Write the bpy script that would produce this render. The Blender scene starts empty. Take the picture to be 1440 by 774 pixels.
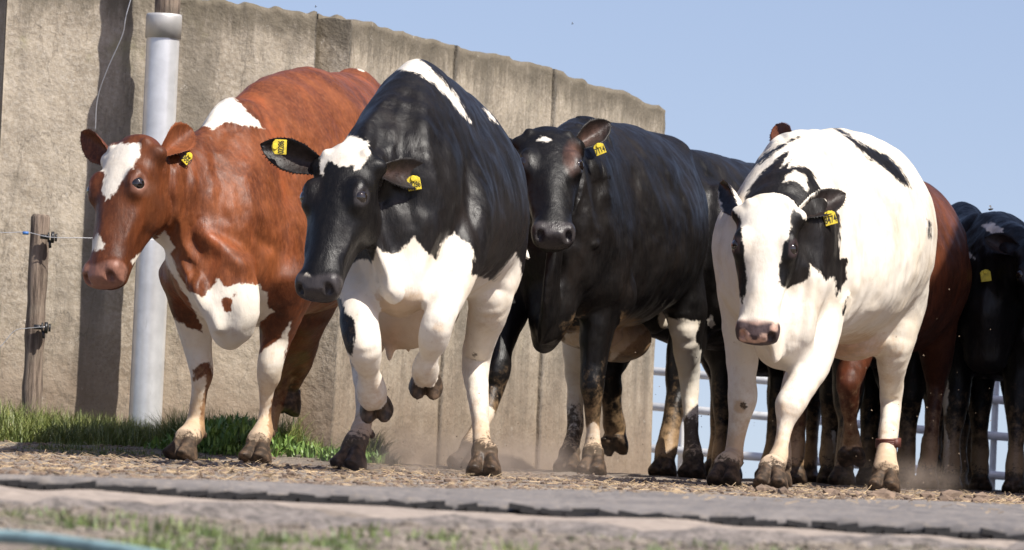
import bpy, bmesh, math, random
import numpy as np
from mathutils import Vector, Matrix
R = math.radians
random.seed(7); rng = np.random.RandomState(11)

# ------------------------------------------------------------------ camera
FPX, CX, CY = 8000.0, 720.0, 387.0
PITCH = math.atan((657.4-387)/FPX); ROLL = math.atan(0.045)
CAM = np.array([0, 0, 0.006])
_f = np.array([0, math.cos(PITCH), math.sin(PITCH)])
_u0 = np.array([0, -math.sin(PITCH), math.cos(PITCH)]); _r0 = np.array([1.0, 0, 0])
CR = math.cos(ROLL)*_r0 + math.sin(ROLL)*_u0
CU = -math.sin(ROLL)*_r0 + math.cos(ROLL)*_u0
scn = bpy.context.scene
cd = bpy.data.cameras.new('camera'); cam = bpy.data.objects.new('camera', cd)
scn.collection.objects.link(cam); scn.camera = cam
cd.sensor_width = 36; cd.lens = 36*FPX/1440
cd.clip_start = 0.5; cd.clip_end = 6000
M3 = Matrix((CR.tolist(), CU.tolist(), (-_f).tolist())).transposed()
cam.matrix_world = Matrix.Translation(CAM.tolist()) @ M3.to_4x4()
cd.dof.use_dof = True; cd.dof.focus_distance = 20.0; cd.dof.aperture_fstop = 13.0

# ------------------------------------------------------------------ light
SUN_AZ, SUN_EL = R(47), R(50)        # from the right behind the camera
world = bpy.data.worlds.new('World'); scn.world = world; world.use_nodes = True
nt = world.node_tree; nt.nodes.clear()
wo = nt.nodes.new('ShaderNodeOutputWorld'); bg = nt.nodes.new('ShaderNodeBackground')
sky = nt.nodes.new('ShaderNodeTexSky'); sky.sky_type = 'NISHITA'; sky.sun_disc = False
sky.sun_elevation = SUN_EL; sky.sun_rotation = math.pi - SUN_AZ
sky.air_density = 1.0; sky.dust_density = 1.1; sky.ozone_density = 2.6
tc = nt.nodes.new('ShaderNodeTexCoord')
va = nt.nodes.new('ShaderNodeVectorMath'); va.operation = 'ADD'; va.inputs[1].default_value = (0, 0, 0.10)
vn = nt.nodes.new('ShaderNodeVectorMath'); vn.operation = 'NORMALIZE'
nt.links.new(tc.outputs['Generated'], va.inputs[0]); nt.links.new(va.outputs[0], vn.inputs[0])
nt.links.new(vn.outputs[0], sky.inputs['Vector'])
tint = nt.nodes.new('ShaderNodeMix'); tint.data_type = 'RGBA'; tint.blend_type = 'MULTIPLY'; tint.inputs[0].default_value = 1
nt.links.new(sky.outputs[0], tint.inputs[6]); tint.inputs[7].default_value = (1.26, 1.06, 1.05, 1); nt.links.new(tint.outputs[2], bg.inputs[0]); bg.inputs[1].default_value = 0.10
nt.links.new(bg.outputs[0], wo.inputs[0])
sl = bpy.data.lights.new('sun', 'SUN'); sl.energy = 5.0; sl.angle = R(0.5); sl.color = (1, 0.955, 0.88)
sun = bpy.data.objects.new('sun', sl); scn.collection.objects.link(sun)
SD = Vector((math.sin(SUN_AZ)*math.cos(SUN_EL), -math.cos(SUN_AZ)*math.cos(SUN_EL), math.sin(SUN_EL)))
sun.rotation_euler = SD.to_track_quat('Z', 'Y').to_euler(); sun.location = (30, -30, 30)
scn.view_settings.view_transform = 'Standard'; scn.view_settings.look = 'None'
scn.view_settings.exposure = 0.50; scn.view_settings.gamma = 1
scn.render.resolution_x = 1024; scn.render.resolution_y = 550

# ------------------------------------------------------------------ helpers
def at(px, py, Y):
    d = _f + CR*((px-CX)/FPX) + CU*(-(py-CY)/FPX)
    return CAM + d*((Y-CAM[1])/d[1])
_gy = [0, 6, 8, 11, 15, 19.4, 21.5, 24, 28, 31, 60, 400, 3000]
_gz = [-.22, -.175, -.140, -.072, -.050, -.034, -.024, -.009, 0, -.06, -1.6, -14, -60]
def gz(Y): return float(np.interp(Y, _gy, _gz))
def gp(px, Y, dz=0.0):
    p = at(px, 640+.045*px, Y); return np.array([p[0], Y, gz(Y)+dz])
def proj(P):
    q = P-CAM; z = q@_f
    return np.stack([CX+FPX*(q@CR)/z, CY-FPX*(q@CU)/z], 1)
def crop(x0, y0, s, pts): return [(x0+s*a, y0+s*b) for a, b in pts]

def link(o, parent=None):
    scn.collection.objects.link(o)
    if parent is not None: o.parent = parent
    return o
def tag(o, label, cat=None, group=None, kind=None):
    if label: o['label'] = label
    if cat: o['category'] = cat
    if group: o['group'] = group
    if kind: o['kind'] = kind
    return o
def mesh_obj(name, V, F, mat, parent=None, smooth=True, origin=None):
    V = np.asarray(V, float)
    if origin is not None: V = V - np.asarray(origin)
    me = bpy.data.meshes.new(name); me.from_pydata(V.tolist(), [], F if isinstance(F, list) else F.tolist())
    me.update()
    if smooth: me.polygons.foreach_set('use_smooth', [True]*len(me.polygons))
    if mat: me.materials.append(mat)
    o = bpy.data.objects.new(name, me); link(o, parent)
    if origin is not None and parent is None: o.location = tuple(origin)
    return o
def empty(name, loc):
    o = bpy.data.objects.new(name, None); o.location = tuple(loc); o.empty_display_size = .1
    return link(o)
class MB:
    def __init__(s): s.V = []; s.F = []
    def add(s, V, F):
        n = len(s.V); s.V += [tuple(v) for v in V]; s.F += [tuple(i+n for i in f) for f in F]
    def box(s, c, size, rot=None):
        c = Vector(c); h = Vector(size)/2
        vs = []
        for x in (-1, 1):
            for y in (-1, 1):
                for z in (-1, 1):
                    v = Vector((x*h.x, y*h.y, z*h.z))
                    if rot is not None: v = rot @ v
                    vs.append(c+v)
        s.add(vs, [(0,1,3,2),(4,6,7,5),(0,4,5,1),(2,3,7,6),(0,2,6,4),(1,5,7,3)])
    def tube(s, pts, rad, n=10, cap=True):
        pts = [Vector(tuple(p)) for p in pts]
        rad = rad if hasattr(rad, '__len__') else [rad]*len(pts)
        V = []; F = []
        ref = Vector((0.13, 0.2, 0.97))
        for i, p in enumerate(pts):
            t = (pts[min(i+1, len(pts)-1)] - pts[max(i-1, 0)]).normalized()
            r_ = ref if abs(t.dot(ref)) < .95 else Vector((1, 0, 0))
            a = t.cross(r_).normalized(); b = t.cross(a)
            for k in range(n):
                an = 2*math.pi*k/n
                V.append(p + (a*math.cos(an)+b*math.sin(an))*rad[i])
        for i in range(len(pts)-1):
            for k in range(n):
                k2 = (k+1) % n
                F.append((i*n+k, i*n+k2, (i+1)*n+k2, (i+1)*n+k))
        if cap:
            F.append(tuple(range(n-1, -1, -1))); F.append(tuple((len(pts)-1)*n+k for k in range(n)))
        s.add(V, F)
    def build(s, name, mat, parent=None, smooth=False, origin=None):
        if parent is not None: origin = np.array(parent.location)
        return mesh_obj(name, s.V, s.F, mat, parent, smooth, origin)

# vectorised value noise
_perm = rng.rand(64, 64, 64)
def vnoise(P, sc):
    Q = np.asarray(P)*sc+100; I = np.floor(Q).astype(int); f = Q-I; f = f*f*(3-2*f)
    I &= 63; J = (I+1) & 63
    x0, y0, z0 = I.T; x1, y1, z1 = J.T; fx, fy, fz = f.T
    p = _perm
    a = p[x0,y0,z0]*(1-fx)+p[x1,y0,z0]*fx; b = p[x0,y1,z0]*(1-fx)+p[x1,y1,z0]*fx
    c = p[x0,y0,z1]*(1-fx)+p[x1,y0,z1]*fx; d = p[x0,y1,z1]*(1-fx)+p[x1,y1,z1]*fx
    return (a*(1-fy)+b*fy)*(1-fz)+(c*(1-fy)+d*fy)*fz - .5

# ------------------------------------------------------------------ materials
class NT:
    def __init__(s, name):
        s.m = bpy.data.materials.new(name); s.m.use_nodes = True; s.t = s.m.node_tree
        s.b = s.t.nodes['Principled BSDF']
    def n(s, typ, **kw):
        x = s.t.nodes.new(typ)
        for k, v in kw.items(): setattr(x, k, v)
        return x
    def l(s, a, b): s.t.links.new(a, b)
    def put(s, sock, v):
        if hasattr(v, 'is_linked') or isinstance(v, bpy.types.NodeSocket): s.l(v, sock)
        else: sock.default_value = v
    def coord(s, scale=(1, 1, 1), kind='Object'):
        c = s.n('ShaderNodeTexCoord'); m = s.n('ShaderNodeMapping'); m.inputs['Scale'].default_value = scale
        s.l(c.outputs[kind], m.inputs[0]); return m.outputs[0]
    def noise(s, vec, scale, detail=4, rough=.55, out='Fac'):
        x = s.n('ShaderNodeTexNoise'); x.inputs['Scale'].default_value = scale
        x.inputs['Detail'].default_value = detail; x.inputs['Roughness'].default_value = rough
        s.l(vec, x.inputs['Vector']); return x.outputs[out]
    def ramp(s, v, a, b, c0=0., c1=1.):
        x = s.n('ShaderNodeMapRange'); x.interpolation_type = 'SMOOTHSTEP'
        s.l(v, x.inputs[0])
        for i, q in zip((1, 2, 3, 4), (a, b, c0, c1)): x.inputs[i].default_value = q
        return x.outputs[0]
    def math(s, op, a, b=0.):
        x = s.n('ShaderNodeMath', operation=op); s.put(x.inputs[0], a); s.put(x.inputs[1], b); return x.outputs[0]
    def mix(s, f, a, b, mode='MIX'):
        x = s.n('ShaderNodeMix', data_type='RGBA', blend_type=mode)
        s.put(x.inputs[0], f)
        for sock, v in ((x.inputs[6], a), (x.inputs[7], b)):
            if isinstance(v, tuple): sock.default_value = (*v[:3], 1)
            else: s.l(v, sock)
        return x.outputs[2]
    def attr(s, name):
        x = s.n('ShaderNodeAttribute', attribute_name=name); return x.outputs['Fac']
    def bump(s, h, strength, dist, prev=None):
        x = s.n('ShaderNodeBump'); x.inputs['Strength'].default_value = strength; x.inputs['Distance'].default_value = dist
        s.l(h, x.inputs['Height'])
        if prev is not None: s.l(prev, x.inputs['Normal'])
        return x.outputs[0]
    def done(s, col=None, rough=None, normal=None, **kw):
        if col is not None:
            if isinstance(col, tuple): s.b.inputs['Base Color'].default_value = (*col[:3], 1)
            else: s.l(col, s.b.inputs['Base Color'])
        if rough is not None: s.put(s.b.inputs['Roughness'], rough)
        if normal is not None: s.l(normal, s.b.inputs['Normal'])
        for k, v in kw.items(): s.put(s.b.inputs[k], v)
        return s.m

def simple(name, col, rough=.6, var=.25, scale=20, **kw):
    n = NT(name); v = n.coord(); q = n.noise(v, scale)
    c = n.mix(n.ramp(q, .3, .7), tuple(x*(1-var) for x in col), tuple(min(1, x*(1+var)) for x in col))
    return n.done(c, rough, n.bump(n.noise(v, scale*6), .3, .003), **kw)

def concrete_mat():
    n = NT('weathered_concrete'); v = n.coord(); vs = n.coord((1.6, 1.6, .22))
    big = n.noise(v, 2.2, 5, .6); fine = n.noise(v, 60, 5, .65); streak = n.noise(vs, 2.6, 5, .65)
    c = n.mix(n.ramp(big, .3, .7), (.25, .205, .15), (.42, .355, .27))
    c = n.mix(n.ramp(fine, .35, .75, 0, .55), c, (.54, .48, .40))
    c = n.mix(n.ramp(streak, .50, .68, 0, .75), c, (.15, .13, .10))
    c = n.mix(n.ramp(n.noise(v, 5, 6, .7), .58, .75, 0, .45), c, (.27, .25, .13))
    top = n.attr('topdirt')
    tn = n.math('ADD', top, n.math('MULTIPLY', n.math('SUBTRACT', n.noise(n.coord((4, 4, 1.2)), 5, 6, .75), .5), 1.1))
    c = n.mix(n.ramp(tn, .40, .9, 0, .85), c, (.12, .10, .07))
    sp_ = n.n('ShaderNodeSeparateXYZ'); n.l(n.coord(), sp_.inputs[0])
    zz = n.math('ADD', sp_.outputs[2], n.math('MULTIPLY', n.math('SUBTRACT', n.noise(v, 6, 6, .75), .5), .5))
    c = n.mix(n.ramp(zz, .0, .75, .8, 0), c, (.22, .155, .105))
    cr = n.ramp(n.noise(n.coord((1, 1, .3)), 3.5, 8, .6), .495, .502); cr2 = n.ramp(n.noise(n.coord((1, 1, .3)), 3.5, 8, .6), .503, .51, 1, 0)
    c = n.mix(n.math('MULTIPLY', n.math('MULTIPLY', cr, cr2), .45), c, (.1, .085, .065))
    c = n.mix(n.ramp(n.noise(v, 16, 7, .8), .6, .7, 0, .5), c, (.62, .57, .5))
    pit = n.ramp(n.noise(v, 130, 2), .28, .4, 1, 0)
    c = n.mix(n.math('MULTIPLY', pit, .5), c, (.12, .1, .08))
    nb = n.bump(n.noise(v, 9, 5), .5, .03); nb = n.bump(fine, .5, .008, nb)
    return n.done(c, .92, nb)

def ground_mat():
    n = NT('trodden_earth'); v = n.coord()
    c = n.mix(n.ramp(n.noise(v, 3, 6, .65), .3, .7), (.20, .165, .14), (.34, .28, .225))
    c = n.mix(n.ramp(n.noise(v, 34, 6, .7), .42, .7, 0, .8), c, (.38, .31, .235))
    c = n.mix(n.ramp(n.noise(v, 90, 4, .7), .6, .72, 0, .8), c, (.1, .08, .065))
    c = n.mix(n.attr('green'), c, n.mix(n.ramp(n.noise(v, 8, 5), .35, .6), (.08, .12, .03), (.2, .17, .09)))
    nb = n.bump(n.noise(v, 14, 6, .7), .9, .05); nb = n.bump(n.noise(v, 90, 4, .7), .8, .012, nb)
    return n.done(c, .95, nb)

def coat_mat(name, base1, base2, white=(.68, .625, .54), sheen=.0, rough=.41, spec=.26, skin=(.5, .27, .2), muzzle=(.03, .026, .026), hoof=(.035, .024, .016)):
    n = NT(name); v = n.coord(); vf = n.coord((1, 1, .22))
    fur = n.noise(vf, 170, 4, .7); mid = n.noise(v, 7, 5, .6)
    furb = n.noise(n.coord((1, 1, .3)), 75, 5, .75)
    c = n.mix(n.ramp(mid, .3, .7), base1, base2)
    c = n.mix(n.ramp(n.noise(n.coord((1.4, 1.4, .35)), 4, 5, .65), .5, .72, 0, .55), c, (base2[0]*1.9, base2[1]*1.5, base2[2]*1.2))
    c = n.mix(n.ramp(n.noise(n.coord((1, 1, .5)), 2.6, 4, .6), .45, .7, 0, .75), c, tuple(x*.4 for x in base1))
    c = n.mix(n.ramp(furb, .4, .72, 0, .35), c, tuple(min(1, x*1.9+.004) for x in base2))
    w = n.mix(n.ramp(n.noise(v, 5, 5, .65), .4, .75, 0, .55), white, (white[0]*.92, white[1]*.82, white[2]*.66))
    w = n.mix(n.ramp(n.noise(v, 45, 5, .7), .62, .72, 0, .35), w, (.35, .26, .17))
    f = n.math('ADD', n.attr('white'), n.math('MULTIPLY', n.math('SUBTRACT', n.noise(n.coord((1, 1, .45)), 85, 4, .7), .5), .022))
    f = n.math('ADD', f, n.math('MULTIPLY', n.math('SUBTRACT', n.noise(v, 26, 3, .6), .5), .03))
    c = n.mix(n.ramp(f, -.0045, .0045), c, w)
    sk = n.mix(n.ramp(n.noise(v, 30, 4), .4, .6), skin, tuple(x*.6 for x in skin))
    c = n.mix(n.attr('skin'), c, sk)
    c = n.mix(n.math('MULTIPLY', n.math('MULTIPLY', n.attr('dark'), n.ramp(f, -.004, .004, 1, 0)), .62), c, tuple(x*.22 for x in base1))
    c = n.mix(n.ramp(n.noise(v, 3.2, 6, .7), .48, .75, 0, .45), c, (.42, .33, .23), 'MULTIPLY')
    # yellowish stains then mud
    dn = n.noise(v, 22, 6, .75)
    c = n.mix(n.ramp(n.math('ADD', n.attr('stain'), n.math('MULTIPLY', n.math('SUBTRACT', dn, .5), 1.0)), .35, .8, 0, .7), c, (.45, .29, .155))
    dn2 = n.noise(v, 38, 6, .8)
    c = n.mix(n.ramp(n.math('ADD', n.attr('dirt'), n.math('MULTIPLY', n.math('SUBTRACT', dn2, .5), 1.6)), .55, .75, 0, .92), c, (.045, .03, .018))
    mz = n.attr('muzzle')
    c = n.mix(mz, c, n.mix(n.ramp(n.noise(v, 22, 3), .38, .55), muzzle, tuple(min(1, x*1.5) for x in muzzle)))
    c = n.mix(n.attr('hoof'), c, n.mix(n.ramp(n.noise(v, 40, 5), .4, .65), hoof, (hoof[0]*3, hoof[1]*2.8, hoof[2]*2.6)))
    nb = n.bump(n.noise(n.coord((1, 1, .6)), 8, 3, .5), .42, .03)
    nb = n.bump(n.noise(n.coord((1, 1, .45)), 24, 4, .65), .3, .008, nb)
    wv = n.n('ShaderNodeTexWave'); wv.inputs['Scale'].default_value = 3.6; wv.inputs['Distortion'].default_value = 7; wv.inputs['Detail'].default_value = 3; wv.inputs['Detail Scale'].default_value = 1.3
    n.l(n.coord((1, 1, .30)), wv.inputs['Vector'])
    bw = n.n('ShaderNodeBump'); bw.inputs['Distance'].default_value = .02; n.l(wv.outputs['Fac'], bw.inputs['Height']); n.l(n.math('MULTIPLY', n.attr('fold'), .55), bw.inputs['Strength']); n.l(nb, bw.inputs['Normal']); nb = bw.outputs[0]
    nb = n.bump(furb, .3, .004, nb); nb = n.bump(fur, .45, .002, nb)
    ro = n.math('SUBTRACT', n.ramp(n.noise(v, 11, 5, .7), .3, .7, rough-.07, rough+.13), n.math('MULTIPLY', mz, .12))
    ro = n.math('ADD', ro, n.math('MULTIPLY', n.ramp(f, -.002, .002), .25))
    n.b.inputs['Sheen Tint'].default_value = (.8, .85, 1, 1)
    return n.done(c, ro, nb, **{'Sheen Weight': sheen, 'Sheen Roughness': .4, 'Specular IOR Level': spec})

# ------------------------------------------------------------------ implicit surface modelling
def crom(P, n):
    P = np.asarray(P, float); out = []
    Q = np.vstack([2*P[0]-P[1], P, 2*P[-1]-P[-2]])
    for i in range(1, len(Q)-2):
        for k in range(n):
            t = k/n; a, b, c, d = Q[i-1], Q[i], Q[i+1], Q[i+2]
            out.append(.5*((2*b)+(-a+c)*t+(2*a-5*b+4*c-d)*t*t+(-a+3*b-3*c+d)*t**3))
    out.append(P[-1]); return np.array(out)
class Loft:
    """keys: list of (point3, w, hu, hd, taper)"""
    def __init__(s, keys, ref, grp, k=.03, dens=3, caps=None, sub=False):
        K = np.array([list(a[0])+[a[1], a[2], a[3], a[4] if len(a) > 4 else 0] for a in keys])
        K = crom(K, dens) if len(K) > 2 else (crom(K, 1))
        s.P = K[:, :3]; s.Q = K[:, 3:]; s.Q[:, :3] = np.maximum(s.Q[:, :3], .004)
        T = np.gradient(s.P, axis=0); T /= np.linalg.norm(T, axis=1)[:, None]+1e-9
        S = np.cross(T, np.asarray(ref, float)); S /= np.linalg.norm(S, axis=1)[:, None]+1e-9
        s.T, s.S, s.U = T, S, np.cross(S, T)
        s.grp, s.k, s.sub = grp, k, sub
        rm = s.Q[:, :3].max(1)[:, None]
        c = caps or (min(s.Q[0, 0], s.Q[0, 1]), min(s.Q[-1, 0], s.Q[-1, 1])); s.caps = c
        m = max(c[0], c[1], 0)
        s.lo = (s.P-np.maximum(rm, m)).min(0)-.09; s.hi = (s.P+np.maximum(rm, m)).max(0)+.09
    def ev(s, X):
        n = len(X); best = np.full(n, 1e9); idx = np.zeros(n, int); tt = np.zeros(n)
        for i in range(len(s.P)-1):
            ab = s.P[i+1]-s.P[i]; L2 = ab@ab+1e-12; rel = X-s.P[i]
            t = np.clip(rel@ab/L2, 0, 1); q = rel-t[:, None]*ab; d = np.einsum('ij,ij->i', q, q)
            m = d < best; best[m] = d[m]; idx[m] = i; tt[m] = t[m]
        t1 = tt[:, None]; j = idx+1
        C = s.P[idx]*(1-t1)+s.P[j]*t1; Q = s.Q[idx]*(1-t1)+s.Q[j]*t1
        S = s.S[idx]*(1-t1)+s.S[j]*t1; U = s.U[idx]*(1-t1)+s.U[j]*t1; T = s.T[idx]*(1-t1)+s.T[j]*t1
        rel = X-C; u = (rel*S).sum(1); v = (rel*U).sum(1); a = (rel*T).sum(1)
        h = np.where(v > 0, Q[:, 1], Q[:, 2]); w = Q[:, 0]*np.clip(1-Q[:, 3]*v/h, .35, 1.6)
        c = np.minimum(w, h)
        c = np.where((idx == 0) & (tt <= 0), s.caps[0], c); c = np.where((idx == len(s.P)-2) & (tt >= 1), s.caps[1], c)
        r2 = (u/w)**2+(v/h)**2+(a/c)**2; r = np.sqrt(r2)+1e-6
        g = np.sqrt(u*u/w**4+v*v/h**4+a*a/c**4)+1e-6
        d = (r-1)*r/g
        return np.where(r < .3, -.5*np.minimum(w, h), d)
def ball(c, r, grp, k=.02, ref=(0, 0, 1), ax=(1, 0, 0), sub=False, r2=None, r3=None):
    """ellipsoid: r along ax, r2 sideways, r3 along ref"""
    c = np.asarray(c, float); ax = np.asarray(ax, float)/np.linalg.norm(ax)
    r2 = r2 or r; r3 = r3 or r; e = .01*r
    return Loft([(c-ax*e, r2, r3, r3), (c+ax*e, r2, r3, r3)], ref, grp, k, 1, (r, r), sub)
def field(prims, X, want=False):
    d = np.full(len(X), .3); near = np.full(len(X), 1e9); g = np.zeros(len(X), int)
    for p in prims:
        m = np.all((X > p.lo) & (X < p.hi), axis=1)
        if not m.any(): continue
        I = np.nonzero(m)[0]; di = p.ev(X[I]); k = p.k
        if p.sub:
            a = d[I]; b = -di; h = np.clip(.5+.5*(a-b)/k, 0, 1); d[I] = b*(1-h)+a*h + k*h*(1-h)
        else:
            a = d[I]; h = np.clip(.5+.5*(a-di)/k, 0, 1); d[I] = a*(1-h)+di*h - k*h*(1-h)
            if want:
                q = di < near[I]; J = I[q]; near[J] = di[q]; g[J] = p.gid
    return (d, g) if want else d
def mesher(prims, dx):
    add = [p for p in prims if not p.sub]
    lo = np.min([p.lo for p in add], 0)+.05; hi = np.max([p.hi for p in add], 0)-.05
    B = 4; nb = np.ceil((hi-lo)/(dx*B)).astype(int)+1
    ax = [lo[i]+np.arange(nb[i]+1)*dx*B for i in range(3)]
    G = np.stack(np.meshgrid(*ax, indexing='ij'), -1)
    cd_ = field(prims, G.reshape(-1, 3)).reshape(G.shape[:3])
    cm = np.full(tuple(nb), 9.0)
    for i in (0, 1):
        for j in (0, 1):
            for k in (0, 1): cm = np.minimum(cm, np.abs(cd_[i:nb[0]+i, j:nb[1]+j, k:nb[2]+k]))
    act = np.argwhere(cm < dx*B*1.9)
    N = nb*B+1
    V = np.repeat(np.repeat(np.repeat(cd_[:-1, :-1, :-1], B, 0), B, 1), B, 2)
    V = np.pad(V, ((0, 1),)*3, mode='edge')
    o = np.stack(np.meshgrid(*[np.arange(B+1)]*3, indexing='ij'), -1).reshape(-1, 3)
    m = np.zeros(tuple(N), bool)
    I = (act[:, None, :]*B+o[None]).reshape(-1, 3); m[I[:, 0], I[:, 1], I[:, 2]] = True
    I = np.argwhere(m)
    for c in range(0, len(I), 400000):
        J = I[c:c+400000]; V[J[:, 0], J[:, 1], J[:, 2]] = field(prims, lo+J*dx)
    # surface nets
    S = V < 0
    cnt = np.zeros(tuple(N-1), np.int8)
    for i in (0, 1):
        for j in (0, 1):
            for k in (0, 1): cnt += S[i:N[0]-1+i, j:N[1]-1+j, k:N[2]-1+k]
    cells = np.argwhere((cnt > 0) & (cnt < 8))
    vid = np.full(tuple(N-1), -1); vid[cells[:, 0], cells[:, 1], cells[:, 2]] = np.arange(len(cells))
    acc = np.zeros((len(cells), 3)); num = np.zeros(len(cells))
    cs = [np.array(c) for c in [(i, j, k) for i in (0, 1) for j in (0, 1) for k in (0, 1)]]
    for a in cs:
        for x in range(3):
            if a[x]: continue
            b = a.copy(); b[x] = 1
            A = cells+a; Bc = cells+b
            va_, vb = V[A[:, 0], A[:, 1], A[:, 2]], V[Bc[:, 0], Bc[:, 1], Bc[:, 2]]
            s = (va_ < 0) != (vb < 0); t = np.where(s, va_/(va_-vb+1e-12), 0)
            acc[s] += (A+t[:, None]*(Bc-A))[s]; num[s] += 1
    P = lo+acc/num[:, None]*dx
    F = []
    for x in range(3):
        y, z = (x+1) % 3, (x+2) % 3
        sl0 = [slice(None)]*3; sl1 = [slice(None)]*3; sl0[x] = slice(0, -1); sl1[x] = slice(1, None)
        s0, s1 = S[tuple(sl0)], S[tuple(sl1)]
        E = np.argwhere(s0 != s1); E = E[(E[:, y] > 0) & (E[:, z] > 0) & (E[:, y] < N[y]-1) & (E[:, z] < N[z]-1)]
        fl = s0[E[:, 0], E[:, 1], E[:, 2]]
        q = []
        for (dy, dz) in ((-1, -1), (0, -1), (0, 0), (-1, 0)):
            C = E.copy(); C[:, y] += dy; C[:, z] += dz; q.append(vid[C[:, 0], C[:, 1], C[:, 2]])
        q = np.stack(q, 1); q[~fl] = q[~fl][:, ::-1]; F.append(q)
    F = np.vstack(F); F = F[(F >= 0).all(1)]
    # light smoothing
    P = smooth(P, F, 2, .55)
    return P, F
def smooth(P, F, n, lam, wt=None):
    I = np.concatenate([F[:, i] for i in range(4) for j in (1, 3)]); J = np.concatenate([F[:, (i+j) % 4] for i in range(4) for j in (1, 3)])
    c = np.maximum(np.bincount(I, minlength=len(P)), 1)[:, None]; w = lam if wt is None else (lam*wt)[:, None]
    for it in range(n):
        a = np.stack([np.bincount(I, P[J, k], len(P)) for k in range(3)], 1)/c
        P = P*(1-w)+a*w
    return P
def vnormals(P, F):
    n = np.cross(P[F[:, 2]]-P[F[:, 0]], P[F[:, 3]]-P[F[:, 1]]); N = np.zeros_like(P)
    for i in range(4): np.add.at(N, F[:, i], n)
    return N/(np.linalg.norm(N, axis=1)[:, None]+1e-12)
def polysd(Q, poly):
    poly = np.array(poly, float); n = len(poly); d = np.full(len(Q), 1e18); ins = np.zeros(len(Q), bool)
    for i in range(n):
        a, b = poly[i], poly[(i+1) % n]; ab = b-a; r = Q-a
        t = np.clip(r@ab/(ab@ab+1e-9), 0, 1); e = r-t[:, None]*ab; d = np.minimum(d, (e**2).sum(1))
        c = ((a[1] <= Q[:, 1]) != (b[1] <= Q[:, 1]))
        xx = a[0]+(Q[:, 1]-a[1])*ab[0]/(ab[1] if ab[1] else 1e-9)
        ins ^= c & (Q[:, 0] < xx)
    d = np.sqrt(d); return np.where(ins, d, -d)
# ------------------------------------------------------------------ cows
GR = ['trunk', 'neck', 'head', 'FR', 'FL', 'HR', 'HL', 'udder', 'tail', 'hFR', 'hFL', 'hHR', 'hHL', 'ear', 'horn']
def nrm(v): v = np.asarray(v, float); return v/np.linalg.norm(v)
def hexm(name, col, rough=.4, **kw):
    n = NT(name); return n.done(col, rough, **kw)
M_eye = NT('dark_wet_eye'); M_eye.b.inputs['Coat Weight'].default_value = 1
_l = M_eye.n('ShaderNodeLayerWeight'); M_eye = M_eye.done((.012, .008, .006), .06)
M_sclera = hexm('eye_white', (.55, .5, .46), .15)
M_tag = simple('yellow_plastic', (.60, .46, .03), .5, .2, 60)
M_ink = hexm('black_ink', (.02, .018, .01), .6)
M_band = simple('worn_red_strap', (.10, .03, .02), .6)
class Head:
    def __init__(s, poll, muz, dors, sc=1.0):
        s.p = np.asarray(poll, float); s.a = nrm(np.asarray(muz)-s.p); d = np.asarray(dors, float)
        s.d = nrm(d-s.a*(d@s.a)); s.s = np.cross(s.d, s.a); s.k = sc
    def H(s, x, al, dz): return s.p+(s.s*x+s.a*al+s.d*dz)*s.k
    def prims(s):
        k = s.k; H = s.H; L = []
        def loft(rows, kk=.02, sub=False, caps=None, dens=3):
            L.append(Loft([(H(*r[0]), r[1]*k, r[2]*k, r[3]*k, r[4] if len(r) > 4 else 0) for r in rows], s.d, 'head', kk*k, dens, caps, sub))
        # skull and nose bridge
        loft([((0, .0, -.045), .088, .064, .09), ((0, .05, -.037), .104, .072, .10), ((0, .12, -.035), .112, .076, .11, .0), ((0, .19, -.035), .110, .076, .11, .08),
              ((0, .26, -.038), .092, .070, .095, .18), ((0, .33, -.042), .076, .062, .075, .2), ((0, .40, -.046), .070, .056, .062, .1), ((0, .46, -.052), .076, .056, .058, 0), ((0, .500, -.056), .074, .050, .052, 0)],
             caps=(.05*k, .02*k))
        # jaw
        loft([((0, .11, -.13), .062, .05, .07, -.1), ((0, .20, -.142), .066, .05, .07, 0), ((0, .30, -.128), .054, .05, .045), ((0, .40, -.108), .050, .045, .034), ((0, .472, -.100), .050, .04, .030)], .03, caps=(.06*k, .02*k))
        for q in (-1, 1):
            L.append(ball(H(q*.060, .18, -.12), .085*k, 'head', .035*k, s.d, s.a, r2=.038*k, r3=.072*k))   # cheek
            L.append(ball(H(q*.086, .175, .006), .048*k, 'head', .035*k, s.d, s.a, r2=.030*k, r3=.030*k))      # orbit
            L.append(ball(H(q*.082, .150, .028), .034*k, 'head', .02*k, s.d, s.a, r2=.024*k, r3=.016*k))      # brow
            L.append(ball(H(q*.052, .470, -.036), .036*k, 'head', .014*k, s.d, s.a, r2=.026*k, r3=.034*k))   # nostril wing
            L.append(ball(H(q*.096, .035, -.03), .032*k, 'head', .03*k, s.d, s.a, r2=.04*k, r3=.035*k))      # ear root
            L.append(ball(H(q*.070, .008, .0), .022*k, 'head', .015*k, s.d, s.a, r2=.02*k, r3=.024*k))       # horn bud
            L.append(ball(H(q*.066, .30, -.03), .07*k, 'head', .02*k, s.d, s.a, r2=.012*k, r3=.012*k))       # facial crest
            L.append(ball(H(q*.050, .504, -.028), .020*k, 'head', .008*k, s.d, s.a, sub=True, r2=.013*k, r3=.021*k))   # nostril
            L.append(ball(H(q*.124, .178, .020), .027*k, 'head', .007*k, s.d, s.a, sub=True, r2=.026*k, r3=.0145*k))    # eye slit
        # mouth line
        L.append(Loft([(H(-.085, .43, -.108), .012*k, .004*k, .004*k), (H(-.03, .512, -.098), .02*k, .004*k, .004*k), (H(.03, .512, -.098), .02*k, .004*k, .004*k), (H(.085, .43, -.108), .012*k, .004*k, .004*k)], s.d, 'head', .006, 3, None, True))
        return L
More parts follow.
